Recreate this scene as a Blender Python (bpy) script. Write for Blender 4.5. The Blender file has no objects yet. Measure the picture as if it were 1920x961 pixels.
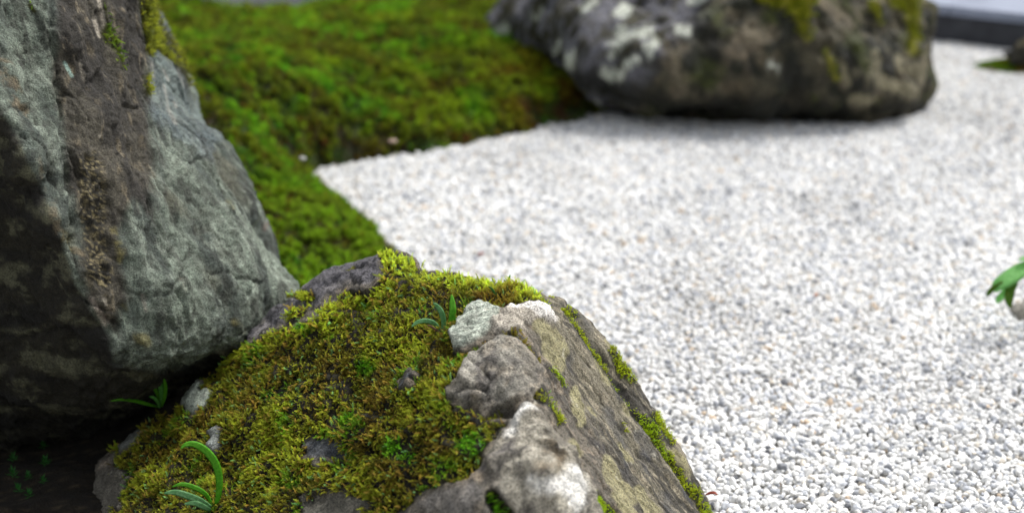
import bpy, math, random
import numpy as np
from mathutils import Vector

random.seed(7)
rng = np.random.default_rng(11)
S = bpy.context.scene
COL = S.collection

# ------------------------------------------------------------------ camera
W, H, F = 1920.0, 961.0, 2667.0
PITCH = math.radians(18)
CAM = np.array([0.0, 0.0, 1.0])
FW = np.array([0, math.cos(PITCH), -math.sin(PITCH)])
UP = np.array([0, math.sin(PITCH), math.cos(PITCH)])
cd = bpy.data.cameras.new('camera')
cam = bpy.data.objects.new('camera', cd)
COL.objects.link(cam)
cam.location = CAM
cam.rotation_euler = (math.radians(90) - PITCH, 0, 0)
cd.sensor_width = 36
cd.lens = 36 * F / W
cd.clip_start = 0.02
cd.clip_end = 500
cd.dof.use_dof = True
cd.dof.focus_distance = 1.90
cd.dof.aperture_fstop = 2.8
S.camera = cam

# ------------------------------------------------------------------ sky and sun (bright overcast)
SUN_EL, SUN_AZ = math.radians(58), math.radians(50)
wd = bpy.data.worlds.new('World')
S.world = wd
wd.use_nodes = True
nt = wd.node_tree
nt.nodes.clear()
sky = nt.nodes.new('ShaderNodeTexSky')
sky.sky_type = 'NISHITA'
sky.sun_disc = False
sky.sun_elevation = SUN_EL
sky.sun_rotation = SUN_AZ
sky.air_density = 1.0
sky.dust_density = 4.0
hs = nt.nodes.new('ShaderNodeHueSaturation')
hs.inputs['Saturation'].default_value = 0.22
bg = nt.nodes.new('ShaderNodeBackground')
bg.inputs['Strength'].default_value = 0.11
out = nt.nodes.new('ShaderNodeOutputWorld')
nt.links.new(sky.outputs[0], hs.inputs['Color'])
nt.links.new(hs.outputs[0], bg.inputs['Color'])
nt.links.new(bg.outputs[0], out.inputs[0])
sl = bpy.data.lights.new('sun', 'SUN')
sl.energy = 1.5
sl.angle = math.radians(14)
sl.color = (1.0, 0.97, 0.92)
so = bpy.data.objects.new('sun', sl)
COL.objects.link(so)
sd = Vector((math.sin(SUN_AZ) * math.cos(SUN_EL), math.cos(SUN_AZ) * math.cos(SUN_EL), math.sin(SUN_EL)))
so.rotation_euler = sd.to_track_quat('Z', 'Y').to_euler()
so.location = (3, 3, 6)
S.view_settings.view_transform = 'Standard'
S.view_settings.look = 'None'
S.view_settings.exposure = 0.97
S.view_settings.gamma = 1
S.render.engine = 'CYCLES'
S.cycles.use_denoising = True
S.cycles.max_bounces = 8

# ------------------------------------------------------------------ helpers
def at(px, py, d):
    px, py, d = np.broadcast_arrays(np.asarray(px, float), np.asarray(py, float), np.asarray(d, float))
    u = (px - W / 2) / F
    v = (H / 2 - py) / F
    return CAM + d[..., None] * (FW + u[..., None] * np.array([1.0, 0, 0]) + v[..., None] * UP)

def atz(px, py, z):
    px, py, z = np.broadcast_arrays(np.asarray(px, float), np.asarray(py, float), np.asarray(z, float))
    v = (H / 2 - py) / F
    d = (z - CAM[2]) / (FW[2] + v * UP[2])
    return at(px, py, d)

def proj(P):
    q = P - CAM
    d = q @ FW
    d = np.where(np.abs(d) < 1e-6, 1e-6, d)
    return W / 2 + F * q[..., 0] / d, H / 2 - F * (q @ UP) / d, d

def lin(r, g, b):
    c = np.array([r, g, b]) / 255.0
    return np.where(c <= 0.04045, c / 12.92, ((c + 0.055) / 1.055) ** 2.4)

def sstep(a, b, x):
    t = np.clip((x - a) / (b - a), 0, 1)
    return t * t * (3 - 2 * t)

def mixc(c, col, m):
    return c * (1 - m[:, None]) + np.asarray(col) * m[:, None]

_perm = np.random.default_rng(5).permutation(256).astype(np.int32)
_perm = np.concatenate([_perm, _perm, _perm])
_g = np.random.default_rng(6).normal(size=(256, 3))
_g /= np.linalg.norm(_g, axis=1, keepdims=True)
_rv = np.random.default_rng(8).random((256, 7))

def _hash(i, j, k):
    return _perm[_perm[_perm[i & 255] + (j & 255)] + (k & 255)]

def noise(p, f=1.0, seed=0):
    q = p * f + seed * 17.31 + 1000.5
    i = np.floor(q).astype(np.int32)
    r = q - i
    w = r * r * r * (r * (r * 6 - 15) + 10)
    o = np.zeros(len(q))
    for a in (0, 1):
        wa = w[:, 0] if a else 1 - w[:, 0]
        for b in (0, 1):
            wb = w[:, 1] if b else 1 - w[:, 1]
            for c in (0, 1):
                wc = w[:, 2] if c else 1 - w[:, 2]
                g = _g[_hash(i[:, 0] + a, i[:, 1] + b, i[:, 2] + c)]
                o += wa * wb * wc * (g[:, 0] * (r[:, 0] - a) + g[:, 1] * (r[:, 1] - b) + g[:, 2] * (r[:, 2] - c))
    return o * 1.6

def fbm(p, f, oct=4, seed=0, gain=0.5, ridged=False):
    o = np.zeros(len(p)); a = 1.0; t = 0
    for k in range(oct):
        n = noise(p, f, seed + k)
        if ridged:
            n = 1 - 2 * np.abs(n)
        o += a * n; t += a
        a *= gain; f *= 2.03
    return o / t

def facets(p, f, seed=0):
    """broken-stone facets: every Voronoi cell is a tilted plane. Returns height, edge distance, random."""
    q = p * f + seed * 9.7 + 500.0
    i = np.floor(q).astype(np.int32)
    best = np.full(len(q), 9.0); sec = np.full(len(q), 9.0)
    hh = np.zeros(len(q)); rr = np.zeros(len(q))
    for a in (-1, 0, 1):
        for b in (-1, 0, 1):
            for c in (-1, 0, 1):
                h = _hash(i[:, 0] + a, i[:, 1] + b, i[:, 2] + c)
                v = _rv[h]
                dv = q - (i + np.array([a, b, c]) + v[:, :3])
                d = np.sqrt((dv * dv).sum(1))
                hv = (dv * (v[:, 3:6] - 0.5)).sum(1) * 2
                m = d < best
                sec = np.where(m, best, np.minimum(sec, d))
                best = np.where(m, d, best)
                hh = np.where(m, hv, hh)
                rr = np.where(m, v[:, 6], rr)
    e = sec - best
    return hh * sstep(0, 0.12, e), e, rr

_val = np.random.default_rng(9).uniform(-1, 1, 256)
_R3 = np.array([[0.36, 0.48, -0.8], [-0.8, 0.6, 0.0], [0.48, 0.64, 0.6]])
def plan(p, f, seed=0, oct=1, gain=.45):
    """flat planes meeting in creases: linear interpolation over a simplex lattice"""
    o = np.zeros(len(p)); a = 1.0
    for k in range(oct):
        q = (p @ _R3.T) * f + (seed + k * 7) * 13.7 + 300
        q = q + .35 * np.stack([noise(q, .7, 1), noise(q, .7, 2), noise(q, .7, 3)], 1)
        sk = q + (q.sum(1) / 3)[:, None]
        i = np.floor(sk).astype(np.int32); r = sk - i
        order = np.argsort(-r, axis=1)
        rs_ = np.take_along_axis(r, order, 1)
        w = [1 - rs_[:, 0], rs_[:, 0] - rs_[:, 1], rs_[:, 1] - rs_[:, 2], rs_[:, 2]]
        c = i.copy(); acc = w[0] * _val[_hash(c[:, 0], c[:, 1], c[:, 2])]
        for j in range(3):
            c[np.arange(len(c)), order[:, j]] += 1
            acc += w[j + 1] * _val[_hash(c[:, 0], c[:, 1], c[:, 2])]
        o += a * acc; a *= gain; f *= 2.3
    return o

def steps(x, f, p, seed):
    """broken bedding: saw-tooth ledges along coordinate x"""
    t = x * f + 1.2 * noise(p, f * .12, seed) + .35 * noise(p, f * .6, seed + 1)
    a = t - np.floor(t)
    h = _rv[(np.floor(t).astype(np.int32) & 255), 3]
    return (a ** 2.2) * h - .3

def rbf(cp, val, c=0.01, smooth=1e-6):
    D = np.sqrt(((cp[:, None] - cp[None]) ** 2).sum(-1) + c * c)
    n, k = cp.shape
    A = np.zeros((n + k + 1, n + k + 1))
    A[:n, :n] = D - smooth * np.eye(n)
    A[:n, n] = 1; A[n, :n] = 1
    A[:n, n + 1:] = cp; A[n + 1:, :n] = cp.T
    b = np.zeros(n + k + 1); b[:n] = val
    w = np.linalg.lstsq(A, b, rcond=None)[0]
    def ev(q):
        o = w[n] + q @ w[n + 1:]
        for i in range(n):
            o = o + w[i] * np.sqrt(((q - cp[i]) ** 2).sum(-1) + c * c)
        return o
    return ev

def sdpoly(x, y, poly):
    """signed distance, positive inside"""
    P = np.asarray(poly, float)
    d = np.full(x.shape, 1e9); ins = np.zeros(x.shape, bool)
    for a, b in zip(P, np.roll(P, -1, 0)):
        e = b - a
        wx, wy = x - a[0], y - a[1]
        t = np.clip((wx * e[0] + wy * e[1]) / (e @ e + 1e-12), 0, 1)
        d = np.minimum(d, (wx - t * e[0]) ** 2 + (wy - t * e[1]) ** 2)
        if e[1] != 0:
            c = (a[1] > y) != (b[1] > y)
            ins ^= c & (x < e[0] * (y - a[1]) / e[1] + a[0])
    d = np.sqrt(d)
    return np.where(ins, d, -d)

def capsules(x, y, lst):
    """soft union of tapered strokes (x0,y0,x1,y1,r0,r1): positive inside, in pixels"""
    o = np.full(x.shape, -1e9)
    for x0, y0, x1, y1, r0, r1 in lst:
        ex, ey = x1 - x0, y1 - y0
        t = np.clip(((x - x0) * ex + (y - y0) * ey) / (ex * ex + ey * ey + 1e-9), 0, 1)
        d = np.hypot(x - x0 - t * ex, y - y0 - t * ey)
        o = np.maximum(o, r0 + (r1 - r0) * t - d)
    return o

def vnormals(V, Fq):
    a = V[Fq[:, 2]] - V[Fq[:, 0]]
    b = V[Fq[:, 3]] - V[Fq[:, 1]]
    n = np.cross(a, b)
    o = np.zeros_like(V)
    for k in range(4):
        for c in range(3):
            o[:, c] += np.bincount(Fq[:, k], weights=n[:, c], minlength=len(V))
    return o / (np.linalg.norm(o, axis=1, keepdims=True) + 1e-12)

def mesh_obj(name, V, Fc, mat, parent=None, loc=None, col=None, attrs=None, smooth=True):
    me = bpy.data.meshes.new(name)
    V = np.asarray(V, float)
    if loc is not None:
        V = V - np.asarray(loc)
    Fc = np.asarray(Fc)
    n, k = Fc.shape
    me.vertices.add(len(V)); me.vertices.foreach_set('co', V.astype(np.float32).ravel())
    me.loops.add(n * k); me.loops.foreach_set('vertex_index', Fc.astype(np.int32).ravel())
    me.polygons.add(n)
    me.polygons.foreach_set('loop_start', (np.arange(n) * k).astype(np.int32))
    me.polygons.foreach_set('use_smooth', np.full(n, smooth))
    me.update(calc_edges=True)
    if col is not None:
        a = me.color_attributes.new('col', 'FLOAT_COLOR', 'POINT')
        a.data.foreach_set('color', np.c_[np.clip(col, 0, 1), np.ones(len(V))].astype(np.float32).ravel())
    for kx, v in (attrs or {}).items():
        a = me.attributes.new(kx, 'FLOAT', 'POINT')
        a.data.foreach_set('value', v.astype(np.float32))
    me.materials.append(mat)
    o = bpy.data.objects.new(name, me)
    COL.objects.link(o)
    if loc is not None:
        o.location = loc
    if parent:
        o.parent = parent
    return o

def tag(o, label=None, cat=None, group=None, kind=None):
    for k, v in (('label', label), ('category', cat), ('group', group), ('kind', kind)):
        if v:
            o[k] = v
    return o

def empty(name, loc):
    o = bpy.data.objects.new(name, None)
    o.empty_display_size = 0.02
    COL.objects.link(o)
    o.location = loc
    return o

def gridfaces(nu, nv, wrap=False):
    i, j = np.meshgrid(np.arange(nu - 1), np.arange(nv if wrap else nv - 1), indexing='ij')
    i, j = i.ravel(), j.ravel()
    j2 = (j + 1) % nv
    return np.stack([i * nv + j, (i + 1) * nv + j, (i + 1) * nv + j2, i * nv + j2], 1)

# ------------------------------------------------------------------ materials
def new_mat(name):
    m = bpy.data.materials.new(name)
    m.use_nodes = True
    m.node_tree.nodes.clear()
    return m, m.node_tree

def rock_mat(name, sc=1.0, bump=1.0, rough=0.75, stretch=(1, 1, 1), rot=(0, 0, 0), speck=1.0):
    m, t = new_mat(name)
    N, L = t.nodes, t.links
    tc = N.new('ShaderNodeTexCoord')
    mp = N.new('ShaderNodeMapping'); mp.inputs['Rotation'].default_value = rot; mp.inputs['Scale'].default_value = stretch
    L.new(tc.outputs['Object'], mp.inputs[0])
    at_ = N.new('ShaderNodeAttribute'); at_.attribute_name = 'col'
    def nz(f, d, r=0.6, src=mp):
        n = N.new('ShaderNodeTexNoise'); n.inputs['Scale'].default_value = f; n.inputs['Detail'].default_value = d
        n.inputs['Roughness'].default_value = r; L.new(src.outputs[0 if src is mp else 'Object'], n.inputs['Vector']); return n
    def ramp(src, p0, p1, c0, c1):
        r = N.new('ShaderNodeValToRGB'); r.color_ramp.elements[0].position = p0; r.color_ramp.elements[1].position = p1
        r.color_ramp.elements[0].color = (*c0, 1); r.color_ramp.elements[1].color = (*c1, 1); L.new(src, r.inputs[0]); return r
    def mul(a, b, f=1.0):
        x = N.new('ShaderNodeMix'); x.data_type = 'RGBA'; x.blend_type = 'MULTIPLY'; x.inputs[0].default_value = f
        L.new(a, x.inputs[6]); L.new(b, x.inputs[7]); return x
    n1 = nz(70 * sc, 8, 0.65); n2 = nz(420 * sc, 4, 0.7); n3 = nz(900 * sc, 2, 0.6, tc)
    r1 = ramp(n1.outputs[0], 0.3, 0.7, (0.48, 0.47, 0.45), (1.42, 1.43, 1.45))
    r2 = ramp(n2.outputs[0], 0.36, 0.64, (0.38, 0.38, 0.38), (1.62, 1.62, 1.58))
    a = mul(at_.outputs['Color'], r1.outputs[0]); b = mul(a.outputs[2], r2.outputs[0], speck)
    r3 = ramp(n3.outputs[0], 0.62, 0.75, (0, 0, 0), (1, 1, 1))
    lt = N.new('ShaderNodeMix'); lt.data_type = 'RGBA'; lt.blend_type = 'ADD'
    f3 = N.new('ShaderNodeMath'); f3.operation = 'MULTIPLY'; f3.inputs[1].default_value = 0.10 * speck
    L.new(r3.outputs[0], f3.inputs[0]); L.new(f3.outputs[0], lt.inputs[0]); L.new(b.outputs[2], lt.inputs[6])
    lt.inputs[7].default_value = (0.9, 0.85, 0.75, 1)
    vo = N.new('ShaderNodeTexVoronoi'); vo.inputs['Scale'].default_value = 130 * sc; L.new(mp.outputs[0], vo.inputs['Vector'])
    h1 = N.new('ShaderNodeMath'); h1.operation = 'MULTIPLY_ADD'; h1.inputs[1].default_value = 0.5
    L.new(n2.outputs[0], h1.inputs[0]); L.new(n1.outputs[0], h1.inputs[2])
    h2 = N.new('ShaderNodeMath'); h2.operation = 'MULTIPLY_ADD'; h2.inputs[1].default_value = 0.18
    L.new(vo.outputs['Distance'], h2.inputs[0]); L.new(h1.outputs[0], h2.inputs[2])
    bp = N.new('ShaderNodeBump'); bp.inputs['Strength'].default_value = 0.8 * bump; bp.inputs['Distance'].default_value = 0.010
    L.new(h2.outputs[0], bp.inputs['Height'])
    pr = N.new('ShaderNodeBsdfPrincipled')
    L.new(lt.outputs[2], pr.inputs['Base Color']); L.new(bp.outputs[0], pr.inputs['Normal'])
    rr = ramp(n1.outputs[0], 0.3, 0.7, (rough - 0.15,) * 3, (rough + 0.15,) * 3)
    L.new(rr.outputs[0], pr.inputs['Roughness'])
    pr.inputs['Specular IOR Level'].default_value = 0.35
    o = N.new('ShaderNodeOutputMaterial'); L.new(pr.outputs[0], o.inputs[0])
    return m

def inst_mat(name, transl=0.35, rough=0.6, spec=0.2, var=0.25, fn=60.0, tip=None):
    """colour comes from the attribute 'icol' of each scattered copy"""
    m, t = new_mat(name)
    N, L = t.nodes, t.links
    a = N.new('ShaderNodeAttribute'); a.attribute_type = 'INSTANCER'; a.attribute_name = 'icol'
    tc = N.new('ShaderNodeTexCoord')
    n = N.new('ShaderNodeTexNoise'); n.inputs['Scale'].default_value = fn; n.inputs['Detail'].default_value = 3
    L.new(tc.outputs['Object'], n.inputs['Vector'])
    r = N.new('ShaderNodeMapRange'); r.inputs['From Min'].default_value = 0.3; r.inputs['From Max'].default_value = 0.7
    r.inputs['To Min'].default_value = 1 - var; r.inputs['To Max'].default_value = 1 + var
    L.new(n.outputs[0], r.inputs['Value'])
    mx = N.new('ShaderNodeVectorMath'); mx.operation = 'SCALE'
    L.new(a.outputs['Color'], mx.inputs[0]); L.new(r.outputs[0], mx.inputs['Scale'])
    if tip:      # older leaves at the foot of a shoot are brown, young tips pale
        sx = N.new('ShaderNodeSeparateXYZ'); L.new(tc.outputs['Object'], sx.inputs[0])
        rp = N.new('ShaderNodeValToRGB'); L.new(sx.outputs['Z'], rp.inputs[0])
        rp.color_ramp.elements[0].position = 0.05; rp.color_ramp.elements[0].color = (0.45, 0.32, 0.22, 1)
        rp.color_ramp.elements[1].position = tip; rp.color_ramp.elements[1].color = (1.3, 1.42, 1.1, 1)
        mm = N.new('ShaderNodeVectorMath'); mm.operation = 'MULTIPLY'
        L.new(mx.outputs[0], mm.inputs[0]); L.new(rp.outputs[0], mm.inputs[1]); mx = mm
    pr = N.new('ShaderNodeBsdfPrincipled'); L.new(mx.outputs[0], pr.inputs['Base Color'])
    pr.inputs['Roughness'].default_value = rough; pr.inputs['Specular IOR Level'].default_value = spec
    o = N.new('ShaderNodeOutputMaterial')
    if transl:
        tl = N.new('ShaderNodeBsdfTranslucent'); L.new(mx.outputs[0], tl.inputs['Color'])
        ms = N.new('ShaderNodeMixShader'); ms.inputs[0].default_value = transl
        L.new(pr.outputs[0], ms.inputs[1]); L.new(tl.outputs[0], ms.inputs[2]); L.new(ms.outputs[0], o.inputs[0])
    else:
        L.new(pr.outputs[0], o.inputs[0])
    return m

def plain_mat(name, c, c2=None, f=40.0, rough=0.6, transl=0.0, bump=0.0, spec=0.3, detail=5, stretch=(1, 1, 1)):
    m, t = new_mat(name)
    N, L = t.nodes, t.links
    tc = N.new('ShaderNodeTexCoord'); mp = N.new('ShaderNodeMapping'); mp.inputs['Scale'].default_value = stretch
    L.new(tc.outputs['Object'], mp.inputs[0])
    n = N.new('ShaderNodeTexNoise'); n.inputs['Scale'].default_value = f; n.inputs['Detail'].default_value = detail
    L.new(mp.outputs[0], n.inputs['Vector'])
    r = N.new('ShaderNodeValToRGB'); r.color_ramp.elements[0].position = 0.35; r.color_ramp.elements[1].position = 0.65
    r.color_ramp.elements[0].color = (*c, 1); r.color_ramp.elements[1].color = (*(c2 if c2 is not None else c), 1)
    L.new(n.outputs[0], r.inputs[0])
    pr = N.new('ShaderNodeBsdfPrincipled'); L.new(r.outputs[0], pr.inputs['Base Color'])
    pr.inputs['Roughness'].default_value = rough; pr.inputs['Specular IOR Level'].default_value = spec
    if bump:
        b = N.new('ShaderNodeBump'); b.inputs['Strength'].default_value = 0.7; b.inputs['Distance'].default_value = bump
        L.new(n.outputs[0], b.inputs['Height']); L.new(b.outputs[0], pr.inputs['Normal'])
    o = N.new('ShaderNodeOutputMaterial')
    if transl:
        tl = N.new('ShaderNodeBsdfTranslucent'); L.new(r.outputs[0], tl.inputs['Color'])
        ms = N.new('ShaderNodeMixShader'); ms.inputs[0].default_value = transl
        L.new(pr.outputs[0], ms.inputs[1]); L.new(tl.outputs[0], ms.inputs[2]); L.new(ms.outputs[0], o.inputs[0])
    else:
        L.new(pr.outputs[0], o.inputs[0])
    return m

# ------------------------------------------------------------------ scattering (one object, copies made by geometry nodes)
def proto_collection(name, meshes, mat):
    c = bpy.data.collections.new(name)
    for k, (V, Fc) in enumerate(meshes):
        me = bpy.data.meshes.new(name)
        me.from_pydata([tuple(v) for v in V], [], [tuple(f) for f in Fc])
        me.materials.append(mat)
        o = bpy.data.objects.new('%s_%02d' % (name, k), me)
        c.objects.link(o)
    return c

def frames_to_euler(X, Y, Z):
    """rotation matrix with columns X,Y,Z -> XYZ euler"""
    sy = np.sqrt(X[:, 0] ** 2 + X[:, 1] ** 2)
    ex = np.arctan2(Y[:, 2], Z[:, 2]); ey = np.arctan2(-X[:, 2], sy); ez = np.arctan2(X[:, 1], X[:, 0])
    return np.stack([ex, ey, ez], 1)

def axis_euler(D, xdir=None):
    """euler turning +Z to D; +X towards xdir, or random"""
    D = D / np.linalg.norm(D, axis=1, keepdims=True)
    R = rng.normal(size=D.shape) if xdir is None else xdir
    X = R - (R * D).sum(1)[:, None] * D
    X /= np.linalg.norm(X, axis=1, keepdims=True) + 1e-9
    return frames_to_euler(X, np.cross(D, X), D)

def scatter(name, P, rot, scl, col, protos, parent=None, loc=(0, 0, 0)):
    n = len(P)
    me = bpy.data.meshes.new(name)
    me.vertices.add(n)
    me.vertices.foreach_set('co', (P - np.asarray(loc)).astype(np.float32).ravel())
    for k, v, ty in (('rot', rot, 'FLOAT_VECTOR'), ('scl', scl, 'FLOAT_VECTOR')):
        a = me.attributes.new(k, ty, 'POINT'); a.data.foreach_set('vector', v.astype(np.float32).ravel())
    a = me.attributes.new('icol', 'FLOAT_COLOR', 'POINT')
    a.data.foreach_set('color', np.c_[np.clip(col, 0, 1), np.ones(n)].astype(np.float32).ravel())
    a = me.attributes.new('pick', 'INT', 'POINT')
    a.data.foreach_set('value', rng.integers(0, len(protos.objects), n).astype(np.int32))
    me.materials.append(protos.objects[0].data.materials[0])
    o = bpy.data.objects.new(name, me)
    COL.objects.link(o)
    if parent:
        o.parent = parent
    else:
        o.location = loc
    g = bpy.data.node_groups.new(name + '_scatter', 'GeometryNodeTree')
    g.interface.new_socket('Geometry', in_out='INPUT', socket_type='NodeSocketGeometry')
    g.interface.new_socket('Geometry', in_out='OUTPUT', socket_type='NodeSocketGeometry')
    N, L = g.nodes, g.links
    gi = N.new('NodeGroupInput'); go = N.new('NodeGroupOutput')
    ci = N.new('GeometryNodeCollectionInfo'); ci.inputs['Collection'].default_value = protos
    ci.inputs['Separate Children'].default_value = True; ci.inputs['Reset Children'].default_value = True
    ip = N.new('GeometryNodeInstanceOnPoints'); ip.inputs['Pick Instance'].default_value = True
    mp = N.new('GeometryNodeMeshToPoints')
    L.new(gi.outputs[0], mp.inputs[0]); L.new(mp.outputs[0], ip.inputs['Points'])
    L.new(ci.outputs[0], ip.inputs['Instance'])
    for nm, ty, sk in (('pick', 'INT', 'Instance Index'), ('rot', 'FLOAT_VECTOR', 'Rotation'), ('scl', 'FLOAT_VECTOR', 'Scale')):
        na = N.new('GeometryNodeInputNamedAttribute'); na.data_type = ty; na.inputs['Name'].default_value = nm
        so_ = [s for s in na.outputs if s.enabled and s.name == 'Attribute'][0]
        if nm == 'rot':
            er = N.new('FunctionNodeEulerToRotation'); L.new(so_, er.inputs[0]); L.new(er.outputs[0], ip.inputs[sk])
        else:
            L.new(so_, ip.inputs[sk])
    L.new(ip.outputs[0], go.inputs[0])
    md = o.modifiers.new('scatter', 'NODES'); md.node_group = g
    o['kind'] = 'stuff'
    return o

def leaf_quad(V, Fc, base, d, side, ln, w, cup=0.2):
    """small pointed, keeled leaf: 4 triangles"""
    d = d / np.linalg.norm(d); side = side / np.linalg.norm(side)
    up = np.cross(side, d)
    i = len(V)
    m = base + d * ln * 0.45
    V += [base, m + side * w / 2 + up * w * cup, m - side * w / 2 + up * w * cup, base + d * ln + up * ln * 0.12, m - up * w * 0.1]
    Fc += [(i, i + 1, i + 4), (i, i + 4, i + 2), (i + 1, i + 3, i + 4), (i + 4, i + 3, i + 2)]

def feather_shoot(r, branches=0, n=13, fat=1.0):
    """a curving feather-moss shoot about 1 unit long"""
    V, Fc = [], []
    def stem(p0, d0, L, n, bend, s):
        p = p0.copy(); d = d0 / np.linalg.norm(d0)
        for k in range(n):
            t = k / (n - 1)
            d = d + bend / n; d /= np.linalg.norm(d)
            p = p + d * L / n
            rr = r.normal(size=3); a = np.cross(d, rr); a /= np.linalg.norm(a); b = np.cross(d, a)
            for q in range(3):
                an = q * 2.094 + k * 1.1
                o = a * math.cos(an) + b * math.sin(an)
                sz = s * (1.0 - 0.45 * t) * (0.6 + 0.4 * min(1, t * 5)) * r.uniform(0.8, 1.2)
                leaf_quad(V, Fc, p, d * 1.0 + o * 0.75, np.cross(d, o), 0.24 * sz, 0.11 * sz * fat)
        return p
    bend = np.array([r.uniform(.5, 1.1), r.uniform(-.3, .3), r.uniform(-.5, -.1)])
    stem(np.zeros(3), np.array([0.1, 0, 1.0]), 1.0, n, bend, 1.0)
    for k in range(branches):
        t = 0.25 + 0.5 * k / max(1, branches)
        sgn = 1 if k % 2 else -1
        stem(np.array([0.35 * t * t + .02, 0, t * 0.9]), np.array([0.5, sgn * 1.0, 0.5]), 0.38 * (1.15 - t), 5, np.array([0.3, 0, -0.2]), 0.75)
    return V, Fc

def star_shoot(r, n=18):
    """haircap-like moss: a rosette of narrow leaves on a short stem"""
    V, Fc = [], []
    for k in range(n):
        an = k * 2.399 + r.uniform(-.2, .2)
        t = k / n
        el = math.radians(10 + 65 * t + r.uniform(-8, 8))
        d = np.array([math.cos(an) * math.cos(el), math.sin(an) * math.cos(el), math.sin(el)])
        s = np.array([-math.sin(an), math.cos(an), 0])
        leaf_quad(V, Fc, np.array([0, 0, 0.2 + 0.5 * t]), d, s, r.uniform(.45, .65), 0.13)
    return V, Fc

def pebble_mesh(r, sub=2, ang=0.35):
    import bmesh
    bm = bmesh.new()
    bmesh.ops.create_icosphere(bm, subdivisions=sub, radius=1)
    V = np.array([v.co[:] for v in bm.verts]); Fc = [tuple(v.index for v in f.verts) for f in bm.faces]
    bm.free()
    pl = r.normal(size=(11, 3)); pl /= np.linalg.norm(pl, axis=1, keepdims=True)
    dist = r.uniform(0.62, 0.92, 11)
    q = V @ pl.T
    k = np.where(q > dist * 1.0, dist / np.maximum(q, 1e-6), 1.0).min(1)
    V = V * (k[:, None] * (0.9 + ang * 0.1) + (1 - 0.9 - ang * 0.1))
    V *= 1 + 0.09 * fbm(V, 1.6, 2, int(r.integers(50)))[:, None]
    V *= np.array([1.0, r.uniform(0.7, 0.95), r.uniform(0.5, 0.8)])
    return V, Fc

# ------------------------------------------------------------------ star-shaped boulders
def star_body(cen, pts, nth, nph, front=0.8, c=0.05, elr=(-45, 60), sm=1e-6):
    """closed boulder surface through control points, seen from its centre; dense side towards the camera"""
    cen = np.asarray(cen, float)
    q = pts - cen
    r = np.linalg.norm(q, axis=1)
    f = rbf(q / r[:, None], np.log(r), c, sm)
    # poles at top and bottom; rings and columns are dense on the side that faces the camera
    k = int(nth * front)
    el = np.concatenate([np.linspace(-89.6, elr[0], (nth - k) // 2, endpoint=False), np.linspace(elr[0], elr[1], k, endpoint=False), np.linspace(elr[1], 89.6, nth - k - (nth - k) // 2)])
    k = int(nph * front)
    az0 = math.degrees(math.atan2(CAM[1] - cen[1], CAM[0] - cen[0]))
    az = az0 + np.concatenate([np.linspace(-100, 100, k, endpoint=False), np.linspace(100, 260, nph - k, endpoint=False)])
    T, Ph = np.meshgrid(np.radians(el), np.radians(az), indexing='ij')
    u = np.stack([np.cos(T) * np.cos(Ph), np.cos(T) * np.sin(Ph), np.sin(T)], -1).reshape(-1, 3)
    R = np.exp(f(u))
    V = cen + u * R[:, None]
    Fq = gridfaces(nth, nph, True)[:, ::-1]
    return V, Fq

def cap(V, Fq, nth, nph):
    """close the two poles with small fans of quads"""
    n = len(V)
    V2 = np.vstack([V, V[:nph].mean(0), V[-nph:].mean(0)])
    j = np.arange(0, nph, 2)
    a = np.stack([np.full(len(j), n), (j + 2) % nph, (j + 1) % nph, j], 1)
    b0 = (nth - 1) * nph
    b = np.stack([np.full(len(j), n + 1), b0 + j, b0 + (j + 1) % nph, b0 + (j + 2) % nph], 1)
    return V2, np.vstack([Fq, a, b])


# ================================================================== GROUND
M_SOIL = plain_mat('dark_soil', lin(38, 30, 20), lin(66, 56, 34), f=60, rough=0.95, bump=0.01)
M_GRAVELBED = plain_mat('gravel_bed', lin(150, 148, 142), lin(205, 203, 198), f=220, rough=0.9, bump=0.004)

GX = np.array([-40, -12, -6, -3, -1.5, -0.5, 0.5, 1.5, 3, 6, 12, 40.0]); GY = np.array([-20, -5, -1, 0, 1, 2, 3, 4, 5, 7, 12, 60.0])
gx, gy = np.meshgrid(GX, GY, indexing='ij')
ground = mesh_obj('ground', np.stack([gx.ravel(), gy.ravel(), np.full(gx.size, -0.004)], 1), gridfaces(12, 12), M_GRAVELBED, smooth=False)
tag(ground, 'bed of pale gravel under the loose white stones', kind='structure')

# outline of the mossy bank, as points on the ground
EDGE_PX = [(1190, 190), (1130, 216), (1085, 222), (1040, 236), (1000, 252), (950, 262), (900, 272), (850, 282), (800, 291), (755, 296), (715, 303), (668, 309),
           (640, 316), (598, 318), (588, 328), (592, 345), (612, 364), (640, 384), (672, 408), (700, 430), (725, 452), (742, 482), (800, 620), (760, 1300)]
EDGE = atz([p[0] for p in EDGE_PX], [p[1] for p in EDGE_PX], 0.0)[:, :2]
BANK = np.vstack([EDGE, [[-3.2, 0.9], [-4.2, 3.0], [-4.2, 6.6], [-0.2, 6.7], [0.9, 6.0]]])

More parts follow.
